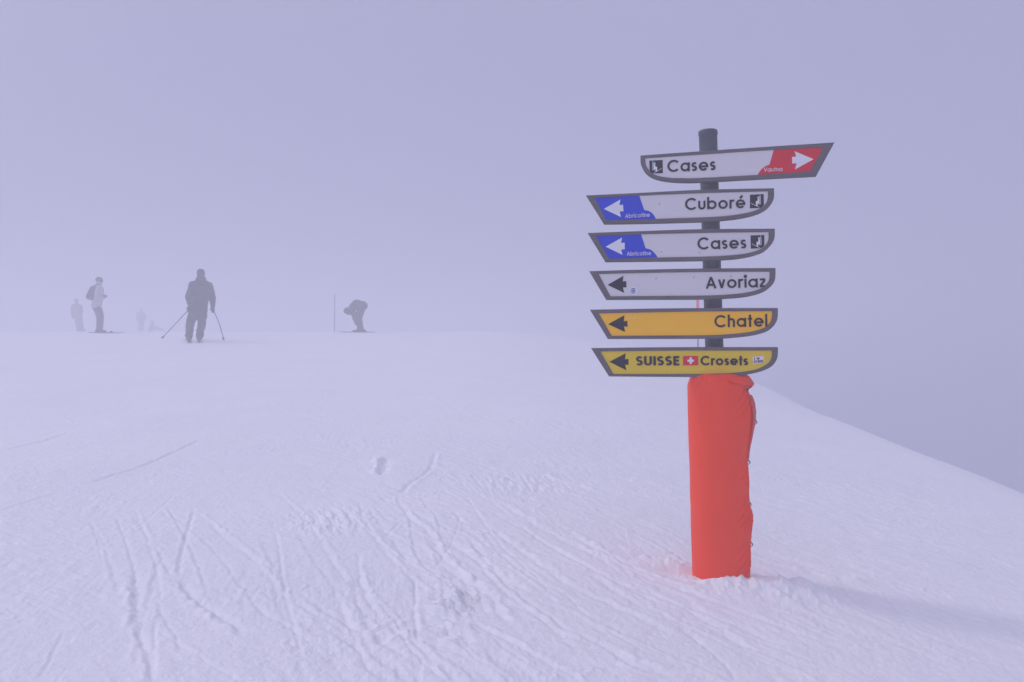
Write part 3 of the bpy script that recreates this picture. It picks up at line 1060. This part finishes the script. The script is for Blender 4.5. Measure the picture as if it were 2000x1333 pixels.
link("cover", pmv, M['vinyl'], padding, smooth=True)


def px_to_z(py):
    return EYE.z - (py - 700) * POST_Y / F_PX


def sheet(name, rows_, mat, parent, thick=.003):
    """a strip over the pad: rows of points, given a real thickness"""
    n, m_ = len(rows_), len(rows_[0])
    V2 = [p for r in rows_ for p in r]
    c = axis_at(1.0)
    back = []
    for p in V2:
        ax_ = axis_at(p.z)
        dv = Vector((p.x - ax_.x, p.y - ax_.y, 0)).normalized()
        back.append(p - dv * thick)
    V2 = V2 + back
    o_ = n * m_
    F2 = []
    for i in range(n - 1):
        for k in range(m_ - 1):
            a, b, c_, d = i * m_ + k, i * m_ + k + 1, (i + 1) * m_ + k + 1, (i + 1) * m_ + k
            F2.append((a, b, c_, d))
            F2.append((o_ + d, o_ + c_, o_ + b, o_ + a))
    edge = [k for k in range(m_)] + [i * m_ + m_ - 1 for i in range(1, n)] + [(n - 1) * m_ + k for k in range(m_ - 2, -1, -1)] + [i * m_ for i in range(n - 2, 0, -1)]
    for k in range(len(edge)):
        a, b = edge[k], edge[(k + 1) % len(edge)]
        F2.append((b, a, o_ + a, o_ + b))
    me = pydata(name, V2, F2)
    me.transform(base_inv)
    return link(name, me, mat, parent, smooth=True)


# folded top flap over the first eyelet, then the overlapping seam edge
rows_ = []
for i in range(15):
    f = i / 14
    th0, th1 = R(-78 + 26 * f * f), R(22)
    row = []
    for k in range(19):
        g = k / 18
        th = th0 + (th1 - th0) * g
        z = pad_top + .004 - f * (.030 + .034 * g) + .006 * math.sin(g * 5)
        row.append(pad_point(th, min(z, pad_top), .006 + .010 * math.sin(f * math.pi / 2) * g ** .7) + Vector((0, 0, max(0, z - pad_top))))
    rows_.append(row)
sheet("top_flap", rows_, M['vinyl'], padding, .004)
rows_ = []
for i in range(60):
    f = i / 59
    z = px_to_z(771 + f * 330)
    lift = .016 * math.exp(-((f - .12) / .14) ** 2) + .006 * math.exp(-((f - .72) / .07) ** 2) + .0025
    th0 = R(-30 + 2.5 * math.sin(f * 11) + 12 * f)
    row = []
    for k in range(9):
        g = k / 8
        row.append(pad_point(th0 + (R(14) - th0) * g, z, .0025 + lift * (1 - g) ** .8 * .35 + lift * .5 * g))
    rows_.append(row)
sheet("seam_flap", rows_, M['vinyl'], padding, .003)
rows_ = []
for i in range(40):
    f = i / 39
    z = px_to_z(773 + f * 120)
    lift = .016 * math.exp(-((f * .36 - .12) / .14) ** 2) + .0025
    th0 = R(-30 + 2.5 * math.sin(f * 4) + 4.4 * f)
    rows_.append([pad_point(th0 + R(-.7 + 2.6 * k), z, .0062 + lift * .36) for k in range(3)])
sheet("seam_edge", rows_, M['vinyl_edge'], padding, .002)


def torus(name, c, nrm, R1, r1, mat, parent):
    V3, F3 = [], []
    nrm = nrm.normalized()
    a = nrm.cross(Vector((0, 0, 1))).normalized()
    b = nrm.cross(a)
    for i in range(18):
        t = 2 * math.pi * i / 18
        e = a * math.cos(t) + b * math.sin(t)
        for k in range(8):
            s = 2 * math.pi * k / 8
            V3.append(c + e * (R1 + r1 * math.cos(s)) + nrm * (r1 * math.sin(s)))
    for i in range(18):
        for k in range(8):
            F3.append((i * 8 + k, ((i + 1) % 18) * 8 + k, ((i + 1) % 18) * 8 + (k + 1) % 8, i * 8 + (k + 1) % 8))
    me = pydata(name, V3, F3)
    me.transform(base_inv)
    return link(name, me, mat, parent, smooth=True)


def bead(c, nrm, rad, mat, name, parent):
    me = bpy.data.meshes.new(name)
    bm_ = bmesh.new()
    bmesh.ops.create_uvsphere(bm_, u_segments=12, v_segments=8, radius=rad)
    bm_.to_mesh(me)
    bm_.free()
    me.transform(Matrix.Translation(c))
    me.transform(base_inv)
    return link(name, me, mat, parent, smooth=True)


def rope(name, pts, rad, mat, parent, inv=None, seg=8):
    pts = [Vector(p) for p in pts]
    V4, F4 = [], []
    for i, p in enumerate(pts):
        t = (pts[min(i + 1, len(pts) - 1)] - pts[max(i - 1, 0)]).normalized()
        a = t.orthogonal().normalized()
        b = t.cross(a)
        for k in range(seg):
            s = 2 * math.pi * k / seg
            V4.append(p + a * (rad * math.cos(s)) + b * (rad * math.sin(s)))
    for i in range(len(pts) - 1):
        for k in range(seg):
            F4.append((i * seg + k, i * seg + (k + 1) % seg, (i + 1) * seg + (k + 1) % seg, (i + 1) * seg + k))
    F4.append(list(range(seg))[::-1])
    F4.append([(len(pts) - 1) * seg + k for k in range(seg)])
    me = pydata(name, V4, F4)
    if inv is not None:
        me.transform(inv)
    return link(name, me, mat, parent, smooth=True)


for py_, th_, off in ((758, -30, .004), (819, -16, .007), (897, -12, .004), (978, -12, .003), (1055, -12, .003)):
    p = pad_point(R(th_), px_to_z(py_), off)
    nn = Vector((math.cos(R(th_ - 25)), math.sin(R(th_ - 25)), 0))
    torus("eyelet", p, nn, .0052, .0022, M['metal'], padding)
    q = [p + nn * .002, p + nn * .006 + Vector((.002, -.001, -.006)), p + nn * .004 + Vector((.005, 0, -.014)), p + Vector((.004, .008, -.020))]
    rope("lacing_cord", q, .0024, M['cord'], padding, base_inv)

# ------------------------------------------------------------------ people
def cap_mesh(V, F, p0, r0, p1, r1, seg=14):
    p0, p1 = Vector(p0), Vector(p1)
    ax = p1 - p0
    if ax.length < 1e-6:
        ax = Vector((0, 0, 1e-4))
    t = ax.normalized()
    a = t.orthogonal().normalized()
    b = t.cross(a)
    base = len(V)
    rows = []
    for i in range(7):
        ph = -math.pi / 2 + (math.pi / 2) * i / 6
        rows.append((p0, r0, ph))
    for i in range(7):
        ph = (math.pi / 2) * i / 6
        rows.append((p1, r1, ph))
    for (c, r, ph) in rows:
        rr = max(1e-4, r * math.cos(ph))
        for k in range(seg):
            s = 2 * math.pi * k / seg
            V.append(c + t * (r * math.sin(ph)) + (a * math.cos(s) + b * math.sin(s)) * rr)
    n = len(rows)
    for i in range(n - 1):
        for k in range(seg):
            F.append((base + i * seg + k, base + i * seg + (k + 1) % seg, base + (i + 1) * seg + (k + 1) % seg, base + (i + 1) * seg + k))
    F.append([base + k for k in range(seg)][::-1])
    F.append([base + (n - 1) * seg + k for k in range(seg)])


def ell_mesh(V, F, c, rx, ry, rz, rot=None, seg=18):
    base = len(V)
    c = Vector(c)
    n = 12
    for i in range(n + 1):
        ph = -math.pi / 2 + math.pi * i / n
        for k in range(seg):
            s = 2 * math.pi * k / seg
            q = Vector((rx * math.cos(ph) * math.cos(s), ry * math.cos(ph) * math.sin(s), rz * math.sin(ph)))
            if abs(ph) > 1.56:
                q = Vector((1e-4 * math.cos(s), 1e-4 * math.sin(s), rz * math.sin(ph)))
            if rot is not None:
                q = rot @ q
            V.append(c + q)
    for i in range(n):
        for k in range(seg):
            F.append((base + i * seg + k, base + i * seg + (k + 1) % seg, base + (i + 1) * seg + (k + 1) % seg, base + (i + 1) * seg + k))
    F.append([base + k for k in range(seg)][::-1])
    F.append([base + n * seg + k for k in range(seg)])


def fuse(name, V, F, voxel, mat, parent, smooth_it=6, wrinkle=0.0):
    me = pydata(name + "_rough", V, F)
    o = bpy.data.objects.new(name, me)
    C.objects.link(o)
    rm = o.modifiers.new("r", 'REMESH')
    rm.mode = 'VOXEL'
    rm.voxel_size = voxel
    sm = o.modifiers.new("s", 'SMOOTH')
    sm.factor = 0.5
    sm.iterations = smooth_it
    dg = bpy.context.evaluated_depsgraph_get()
    out = bpy.data.meshes.new_from_object(o.evaluated_get(dg), depsgraph=dg)
    bpy.data.objects.remove(o)
    bpy.data.meshes.remove(me)
    out.name = name
    if wrinkle:
        ns = [v.normal.copy() for v in out.vertices]
        for v, nr in zip(out.vertices, ns):
            q = Vector((v.co.x * 9, v.co.y * 9, v.co.z * 17))
            v.co += nr * wrinkle * (mnoise.noise(q) + .5 * mnoise.noise(q * 2.3))
        out.update()
    return link(name, out, mat, parent, smooth=True)


def lerp(a, b, t):
    return Vector(a).lerp(Vector(b), t)


def glove(P, S, side, vox, mat, parent, curl=.75):
    """palm, four unequal bent fingers and a thumb: hand from wrist P along S"""
    V, F = [], []
    P = Vector(P)
    d = Vector(S).normalized()
    out = side.normalized()
    out = (out - d * out.dot(d)).normalized()
    pal = d.cross(out)
    cap_mesh(V, F, P - d * .05, .041, P + d * .005, .036, 10)
    for k, off in enumerate((-.030, -.010, .010, .030)):
        cap_mesh(V, F, P + d * .02 + out * off * .7, .019, P + d * .088 + out * off, .0155, 8)
        L = (.036, .043, .040, .032)[k]
        a = P + d * .088 + out * off
        for j in range(3):
            an = curl * (j + .55)
            e = d * math.cos(an) + pal * math.sin(an)
            b = a + e * (L * (1, .8, .62)[j])
            cap_mesh(V, F, a, .0135 - .001 * j, b, .0125 - .001 * j, 8)
            a = b
    t0 = P + d * .025 - out * .032
    t1 = t0 - out * .026 + d * .030 + pal * .016
    t2 = t1 + d * .028 + pal * .022 + out * .006
    cap_mesh(V, F, t0, .018, t1, .0155, 8)
    cap_mesh(V, F, t1, .0155, t2, .013, 8)
    return fuse("glove", V, F, vox, mat, parent, 2)


def head_geo(V, F, c, fwd, up, grow=0.0):
    """skull, face with brow, nose, chin, lips and ears: fwd is where the face looks"""
    f, u = Vector(fwd).normalized(), Vector(up).normalized()
    s = f.cross(u).normalized()
    rot = Matrix((s, f, u)).transposed()
    c = Vector(c)
    ell_mesh(V, F, c + u * .018 - f * .006, .076 + grow, .094 + grow, .098 + grow, rot)
    if grow == 0:
        ell_mesh(V, F, c - u * .052 + f * .022, .055, .066, .062, rot)
        cap_mesh(V, F, c - u * .094 + f * .062, .020, c - u * .098 + f * .058, .018, 8)
        cap_mesh(V, F, c + u * .006 + f * .088, .009, c - u * .034 + f * .106, .0135, 8)
        cap_mesh(V, F, c + u * .018 + f * .080 - s * .035, .012, c + u * .018 + f * .080 + s * .035, .012, 8)
        cap_mesh(V, F, c - u * .062 + f * .082 - s * .018, .009, c - u * .062 + f * .082 + s * .018, .009, 8)
        for k in (-1, 1):
            ell_mesh(V, F, c + s * (k * .080) - u * .008 - f * .008, .012, .020, .031, rot, 10)
            ell_mesh(V, F, c + s * (k * .032) + u * .002 + f * .082, .012, .008, .008, rot, 10)


def person(name_label, base, J, mats, vox=.014, hat=True, fwd=(0, 1, 0), up=(0, 0, 1), loose=1.0, hood=False, jacket_drop=.10, glove_side=(1, 0, 0), toe=None, group=None, hatmat='hat', full_hat=False):
    """J: joint positions in metres about the feet: head, neck, chest, pelvis, sh/el/ha (left, right), hip/kn/an (left, right)"""
    root = empty("person", base, math.atan2(-base.x, base.y))
    tag(root, name_label, "person", group)
    J = {k: Vector(v) for k, v in J.items()}
    V, F = [], []
    head_geo(V, F, J['head'], fwd, up)
    cap_mesh(V, F, J['neck'], .06, J['head'] - Vector(up) * .05, .055)
    cap_mesh(V, F, J['chest'], .125, J['neck'] - (J['neck'] - J['chest']) * .25, .09)
    cap_mesh(V, F, J['pelvis'], .12, J['chest'], .12)
    for s in 'lr':
        cap_mesh(V, F, J['neck'] - (J['neck'] - J['chest']) * .2, .07, J['sh' + s], .062)
        cap_mesh(V, F, J['sh' + s], .056, J['el' + s], .043)
        cap_mesh(V, F, J['el' + s], .042, J['ha' + s], .029)
        cap_mesh(V, F, J['pelvis'], .10, J['hip' + s], .095)
        cap_mesh(V, F, J['hip' + s], .088, J['kn' + s], .058)
        cap_mesh(V, F, lerp(J['kn' + s], J['an' + s], .3), .060, J['an' + s], .042)
        cap_mesh(V, F, J['kn' + s], .056, lerp(J['kn' + s], J['an' + s], .3), .060)
    fuse("body", V, F, vox, M[mats['skin']], root, 3)
    # jacket
    V, F = [], []
    g = .026 * loose
    tors = (J['neck'] - J['pelvis']).normalized()
    cap_mesh(V, F, J['chest'], .150 + g, J['neck'] - (J['neck'] - J['chest']) * .35, .10 + g)
    hem = J['pelvis'] - tors * (jacket_drop - .02)
    for dx in (-.075, 0, .075):
        ax_ = (J['shr'] - J['shl'])
        ax_ = ax_.normalized() if ax_.length > .12 else Vector((0, 0, 0))
        cap_mesh(V, F, hem + ax_ * dx, .125 + g * .6, J['chest'] + ax_ * dx * .9, .135 + g)
    cap_mesh(V, F, J['neck'] - tors * .03, .088 + g * .4, J['neck'] + (J['head'] - J['neck']) * .42, .080 + g * .3)
    if hood:
        ell_mesh(V, F, J['neck'] - Vector(fwd) * .04 + Vector((0, 0, .045)), .132, .105, .095)
    for s in 'lr':
        cap_mesh(V, F, J['neck'] - (J['neck'] - J['chest']) * .22, .085 + g * .5, J['sh' + s], .074 + g * .7)
        cap_mesh(V, F, J['sh' + s], .070 + g * .8, J['el' + s], .058 + g * .7)
        cap_mesh(V, F, J['el' + s], .058 + g * .7, lerp(J['el' + s], J['ha' + s], .93), .042 + g * .5)
    jk = fuse("jacket", V, F, vox, M[mats['jacket']], root, 4, .012 * loose)
    # trousers
    V, F = [], []
    for s in 'lr':
        cap_mesh(V, F, J['pelvis'] - tors * .01, .118, J['hip' + s], .112 + g * .4)
        cap_mesh(V, F, J['hip' + s], .108 + g * .5, J['kn' + s], .078 + g)
        mid = lerp(J['kn' + s], J['an' + s], .5)
        cap_mesh(V, F, J['kn' + s], .076 + g, mid, .070 + g * .8)
        cap_mesh(V, F, mid, .070 + g * .8, lerp(J['kn' + s], J['an' + s], .95), .074 + g * .5)
    fuse("trousers", V, F, vox, M[mats['trousers']], root, 4, .016 * loose)
    tv = Vector(toe or fwd)
    tv = Vector((tv.x, tv.y, 0)).normalized()
    for s in 'lr':
        an = J['an' + s]
        V, F = [], []
        cap_mesh(V, F, an + Vector((0, 0, .11)), .064, an + Vector((0, 0, -.01)), .058)
        for lat in (-.018, .018):
            sd = Vector((-tv.y, tv.x, 0)) * lat
            cap_mesh(V, F, an - tv * .085 + sd + Vector((0, 0, -.03)), .040, an + tv * .165 + sd + Vector((0, 0, -.045)), .034)
        cap_mesh(V, F, an + Vector((0, 0, .0)), .056, an + tv * .12 + Vector((0, 0, -.035)), .042)
        fuse("boot", V, F, vox * .8, M[mats['boot']], root, 2)
    for s in 'lr':
        dr = (J['ha' + s] - J['el' + s]).normalized()
        if 'hd' + s in J:
            dr = J['hd' + s]
        sdv = Vector(glove_side)
        glove(J['ha' + s], dr, sdv, .008 if vox < .018 else .012, M[mats['glove']], root)
    if hat:
        V, F = [], []
        u, f = Vector(up).normalized(), Vector(fwd).normalized()
        s = f.cross(u).normalized()
        rot = Matrix((s, f, u)).transposed()
        c = J['head']
        ell_mesh(V, F, c + u * .040 - f * .012, .098, .112, .095, rot)
        ell_mesh(V, F, c + u * .012 - f * .016, .100, .114, .040, rot)
        if full_hat:
            ell_mesh(V, F, c - f * .022 - u * .035, .096, .098, .115, rot)
            cap_mesh(V, F, J['neck'], .082, c - u * .06 - f * .01, .088)
        fuse("hat", V, F, vox * .8, M[hatmat], root, 2)
    return root


def ground_z(x, y):
    return float(base_height(x, y))


def place(px, py, Y):
    p = pt(px, py, Y)
    return Vector((p.x, Y, ground_z(p.x, Y)))


def ski(base, yaw, length, label, group, tilt=0.0):
    """a shaped ski with waist, upturned shovel and a binding; +x of the mesh is the tip"""
    root = empty("ski", base, yaw)
    root.rotation_euler = (0, tilt, yaw)
    tag(root, label, "ski", group)
    n = 40
    V, F = [], []
    for i in range(n + 1):
        f = i / n
        x = (f - .46) * length
        hw = .034 + .018 * (2 * f - .95) ** 2
        if f > .93:
            hw *= max(.12, math.sqrt(max(0, 1 - ((f - .93) / .07) ** 2)))
        if f < .03:
            hw *= .6 + .4 * f / .03
        z = .012 + (.75 * max(0, f - .87) ** 1.7 * length if f > .87 else 0) + (.1 * max(0, .05 - f) * length)
        th = .020 - .008 * abs(2 * f - 1)
        V += [(x, -hw, z - .008), (x, hw, z - .008), (x, hw, z - .008 + th), (x, -hw, z - .008 + th)]
    for i in range(n):
        a, b = i * 4, i * 4 + 4
        for k in range(4):
            F.append((a + k, b + k, b + (k + 1) % 4, a + (k + 1) % 4))
    F.append((0, 1, 2, 3))
    F.append(tuple(n * 4 + k for k in (3, 2, 1, 0)))
    link("blade", pydata("blade", V, F), M['ski'], root)
    for xo, sx, hh in ((.17, .05, .05), (-.19, .045, .075)):
        me = bpy.data.meshes.new("binding")
        bm_ = bmesh.new()
        bmesh.ops.create_cube(bm_, size=1)
        for v in bm_.verts:
            tp = .7 if v.co.z > 0 else 1
            v.co = (v.co.x * sx * 2 * tp + xo, v.co.y * .06 * tp, .016 + (v.co.z + .5) * hh)
        bmesh.ops.bevel(bm_, geom=bm_.edges[:], offset=.006, segments=2, affect='EDGES')
        bm_.to_mesh(me)
        bm_.free()
        link("binding", me, M['boot'], root)
    return root


def ski_pole(hand, tip, label, group, bend=None):
    hand, tip = Vector(hand), Vector(tip)
    root = empty("ski_pole", tip)
    tag(root, label, "ski pole", group)
    inv = Matrix.Translation(-tip)
    d = (hand - tip).normalized()
    pts = [lerp(tip, hand, k / 8) + (Vector(bend) * math.sin(math.pi * k / 8) if bend else Vector()) for k in range(9)]
    rope("shaft", pts, .011, M['cord'], root, inv)
    rope("grip", [hand - d * .10, hand - d * .03, hand + d * .04, hand + d * .055], .019, M['glove'], root, inv, 10)
    V, F = [], []
    c = tip + d * .07
    cap_mesh(V, F, c - d * .006, .032, c + d * .012, .024, 12)
    me = pydata("basket", V, F)
    me.transform(inv)
    link("basket", me, M['cord'], root, smooth=True)
    lp = [hand + d * .05 + Vector((.0 + .03 * math.sin(a), 0, -.05 + .05 * math.cos(a))) for a in [k * math.pi / 6 for k in range(13)]]
    rope("strap", lp, .004, M['glove'], root, inv)
    return root


# the skier seen from behind, poles planted out to both sides
Y1 = 20.0
b1 = place(379.7, 667.5, Y1)
person("person in dark jacket seen from behind, standing on skis with poles spread", b1,
       dict(head=(.137, .02, 1.70), neck=(.14, .0, 1.515), chest=(.135, -.01, 1.30), pelvis=(.09, -.03, .90),
            shl=(-.055, 0, 1.415), shr=(.335, 0, 1.41), ell=(-.150, .02, 1.12), elr=(.42, .0, 1.13), hal=(-.10, .22, .89), har=(.425, .12, .89),
            hipl=(-.005, -.01, .83), hipr=(.185, -.01, .83), knl=(-.095, .07, .47), knr=(.165, .07, .47), anl=(-.135, .0, .10), anr=(.115, .0, .10),
            hdr=(.05, .35, -.55), hdl=(-.25, .5, -.3)),
       dict(skin='skin', jacket='jacket_dark', trousers='trousers_dark', boot='boot', glove='glove'), .013, full_hat=True, hood=True, loose=1.15, jacket_drop=.13, hatmat='hat')
AZ1 = math.atan2(-b1.x, b1.y)
RZ1 = Matrix.Rotation(AZ1, 4, 'Z')
for sx_, yw, lb in ((-.135, R(92) + AZ1, "left ski of the skier seen from behind"), (.115, R(89) + AZ1, "right ski of the skier seen from behind")):
    bx, by = (b1 + RZ1 @ Vector((sx_, 0, 0))).xy
    slope = math.atan2(ground_z(bx, by + .6) - ground_z(bx, by - .6), 1.2)
    ski(Vector((bx, by, ground_z(bx, by) + .03)), yw, 1.65, lb, "skis of the skier seen from behind", -slope)
tipL = pt(316, 650, Y1 + 1.2)
tipL.z = ground_z(tipL.x, tipL.y)
ski_pole(b1 + RZ1 @ Vector((-.12, .28, .83)), tipL, "ski pole slanting out to the left of the dark skier", "poles of the skier seen from behind")
tipR = pt(437.7, 664.5, Y1 + .25)
tipR.z = ground_z(tipR.x, tipR.y)
ski_pole(b1 + RZ1 @ Vector((.435, .17, .82)), tipR, "ski pole planted to the right of the dark skier", "poles of the skier seen from behind", bend=(.02, 0, .02))

# the skier in profile with a backpack
Y2 = 25.0
b2 = place(196.8, 652.6, Y2)
person("person in pale jacket with dark backpack, standing in profile facing right", b2,
       dict(head=(-.055, 0, 1.635), neck=(-.095, 0, 1.47), chest=(-.085, 0, 1.25), pelvis=(-.125, 0, .93),
            shl=(-.07, .19, 1.40), shr=(-.05, -.19, 1.40), ell=(-.06, .25, 1.14), elr=(-.10, -.25, 1.14), hal=(.075, .14, 1.15), har=(.075, -.14, 1.16), hdl=(.15, -1, .1), hdr=(.15, 1, .1),
            hipl=(-.135, .09, .88), hipr=(-.135, -.09, .88), knl=(-.015, .10, .50), knr=(-.02, -.10, .50), anl=(-.045, .11, .10), anr=(-.04, -.11, .10)),
       dict(skin='skin', jacket='jacket_pale', trousers='trousers_grey', boot='boot', glove='glove'), .014, fwd=(1, 0, -.25), up=(.2, 0, 1), toe=(1, 0, 0), glove_side=(0, 0, 1), loose=1.35, hatmat='hat_grey')
V, F = [], []
cap_mesh(V, F, (-.225, -.08, 1.13), .12, (-.185, -.08, 1.40), .10)
cap_mesh(V, F, (-.225, .08, 1.13), .12, (-.185, .08, 1.40), .10)
cap_mesh(V, F, (-.325, -.05, 1.14), .10, (-.255, -.05, 1.38), .08)
cap_mesh(V, F, (-.325, .05, 1.14), .10, (-.255, .05, 1.38), .08)
AZ2 = math.atan2(-b2.x, b2.y)
bp_root = empty("backpack", b2, AZ2)
tag(bp_root, "dark backpack on the back of the person in the pale jacket", "backpack")
fuse("pack_body", V, F, .014, M['pack'], bp_root, 3, .006)
for k in (-1, 1):
    rope("shoulder_strap", [(-.17, k * .10, 1.47), (-.10, k * .12, 1.535), (-.02, k * .125, 1.49), (.045, k * .13, 1.38), (.035, k * .15, 1.24), (-.06, k * .19, 1.10), (-.18, k * .15, 1.06)], .022, M['pack'], bp_root)
for sy_, lb in ((.11, "ski on the far side under the backpack wearer"), (-.11, "ski on the near side under the backpack wearer")):
    bx, by = (b2 + Matrix.Rotation(AZ2, 4, 'Z') @ Vector((.12, sy_, 0))).xy
    ski(Vector((bx, by, ground_z(bx, by) + .004)), R(4) + AZ2, 1.0, lb, "skis of the backpack wearer")

# bending down to the boots
Y3 = 26.0
b3 = place(702, 650.4, Y3)
person("person in dark clothes bent double over their boots on the crest", b3,
       dict(head=(-.385, -.02, .68), neck=(-.285, 0, .79), chest=(-.095, 0, .90), pelvis=(.08, 0, .865),
            shl=(-.225, .17, .77), shr=(-.225, -.17, .77), ell=(-.165, .19, .51), elr=(-.155, -.19, .50), hal=(-.085, .15, .27), har=(-.075, -.15, .25),
            hipl=(.085, .09, .83), hipr=(.085, -.09, .83), knl=(-.055, .11, .47), knr=(-.02, -.11, .47), anl=(.015, .11, .10), anr=(.055, -.11, .10),
            hdl=(.25, 0, -.9), hdr=(.25, 0, -.9)),
       dict(skin='skin', jacket='jacket_dark', trousers='trousers_dark', boot='boot', glove='glove'), .014, fwd=(-.55, 0, -.8), up=(-.8, 0, .55), toe=(-1, .2, 0), glove_side=(0, 1, 0), loose=1.15, jacket_drop=.06, full_hat=True)
for sy_, lb in ((.11, "ski on the far side under the person bending down"), (-.11, "ski on the near side under the person bending down")):
    bx, by = (b3 + Matrix.Rotation(math.atan2(-b3.x, b3.y), 4, 'Z') @ Vector((-.02, sy_, 0))).xy
    ski(Vector((bx, by, ground_z(bx, by) + .004)), R(174) + math.atan2(-b3.x, b3.y), 1.15, lb, "skis of the person bending down")

# faint figures in the fog
b4 = place(153, 649, 42.5)
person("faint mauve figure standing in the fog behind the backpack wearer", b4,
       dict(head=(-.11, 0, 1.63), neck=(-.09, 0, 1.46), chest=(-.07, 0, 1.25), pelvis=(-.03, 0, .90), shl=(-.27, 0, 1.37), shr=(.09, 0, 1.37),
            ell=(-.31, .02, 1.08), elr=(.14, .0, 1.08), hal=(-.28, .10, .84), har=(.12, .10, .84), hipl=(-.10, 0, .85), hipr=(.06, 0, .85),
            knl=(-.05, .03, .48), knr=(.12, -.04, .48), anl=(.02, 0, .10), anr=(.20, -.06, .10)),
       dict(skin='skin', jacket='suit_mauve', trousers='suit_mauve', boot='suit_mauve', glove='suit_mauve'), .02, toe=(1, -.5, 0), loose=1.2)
b5 = place(275.3, 648, 60)
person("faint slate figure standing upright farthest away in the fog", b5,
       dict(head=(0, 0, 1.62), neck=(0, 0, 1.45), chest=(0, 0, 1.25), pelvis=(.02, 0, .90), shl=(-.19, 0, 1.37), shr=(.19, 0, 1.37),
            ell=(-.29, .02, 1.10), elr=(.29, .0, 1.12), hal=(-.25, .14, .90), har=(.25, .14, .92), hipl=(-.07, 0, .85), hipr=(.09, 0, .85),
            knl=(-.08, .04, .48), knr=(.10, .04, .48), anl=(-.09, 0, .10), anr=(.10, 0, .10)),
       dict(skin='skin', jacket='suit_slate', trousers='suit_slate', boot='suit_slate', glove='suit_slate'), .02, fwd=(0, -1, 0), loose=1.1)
b6 = place(297, 648, 60)
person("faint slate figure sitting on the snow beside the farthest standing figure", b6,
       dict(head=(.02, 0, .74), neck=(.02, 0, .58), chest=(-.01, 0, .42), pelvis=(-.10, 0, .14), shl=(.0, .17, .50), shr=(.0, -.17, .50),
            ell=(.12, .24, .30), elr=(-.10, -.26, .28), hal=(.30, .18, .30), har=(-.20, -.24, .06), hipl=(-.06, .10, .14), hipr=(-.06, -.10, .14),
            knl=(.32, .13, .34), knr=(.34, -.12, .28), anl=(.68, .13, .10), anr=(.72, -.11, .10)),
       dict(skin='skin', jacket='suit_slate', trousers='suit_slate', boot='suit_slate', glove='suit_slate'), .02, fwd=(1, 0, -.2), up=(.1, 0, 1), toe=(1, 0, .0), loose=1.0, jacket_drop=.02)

# ------------------------------------------------------------------ piste markers
def marker(px, py_top, Y, label, red):
    top = pt(px, py_top, Y)
    z0 = ground_z(top.x, Y)
    root = empty("marker_pole", (top.x, Y, z0))
    tag(root, label, "marker pole")
    h = top.z - z0
    rope("stick", [(0, 0, -.2), (0, 0, h * .5), (0, 0, h - .02), (0, 0, h)], .016, M['marker_grey'], root, None, 12)
    if red:
        h0 = red
        V, F = [], []
        cap_mesh(V, F, (0, 0, h0 + .03), .036, (0, 0, h - .02), .036, 16)
        link("red_sleeve", pydata("red_sleeve", V, F), M['marker_red'], root, smooth=True)
    else:
        rope("tip_cap", [(0, 0, h - .12), (0, 0, h - .06), (0, 0, h + .004), (0, 0, h + .012)], .019, M['marker_grey'], root, None, 12)


marker(653.8, 576, 33.0, "thin grey marker stick beside the person bending down", 0)
marker(1362.5, 538, 18.0, "red topped piste marker half hidden behind the sign boards", 1.1)
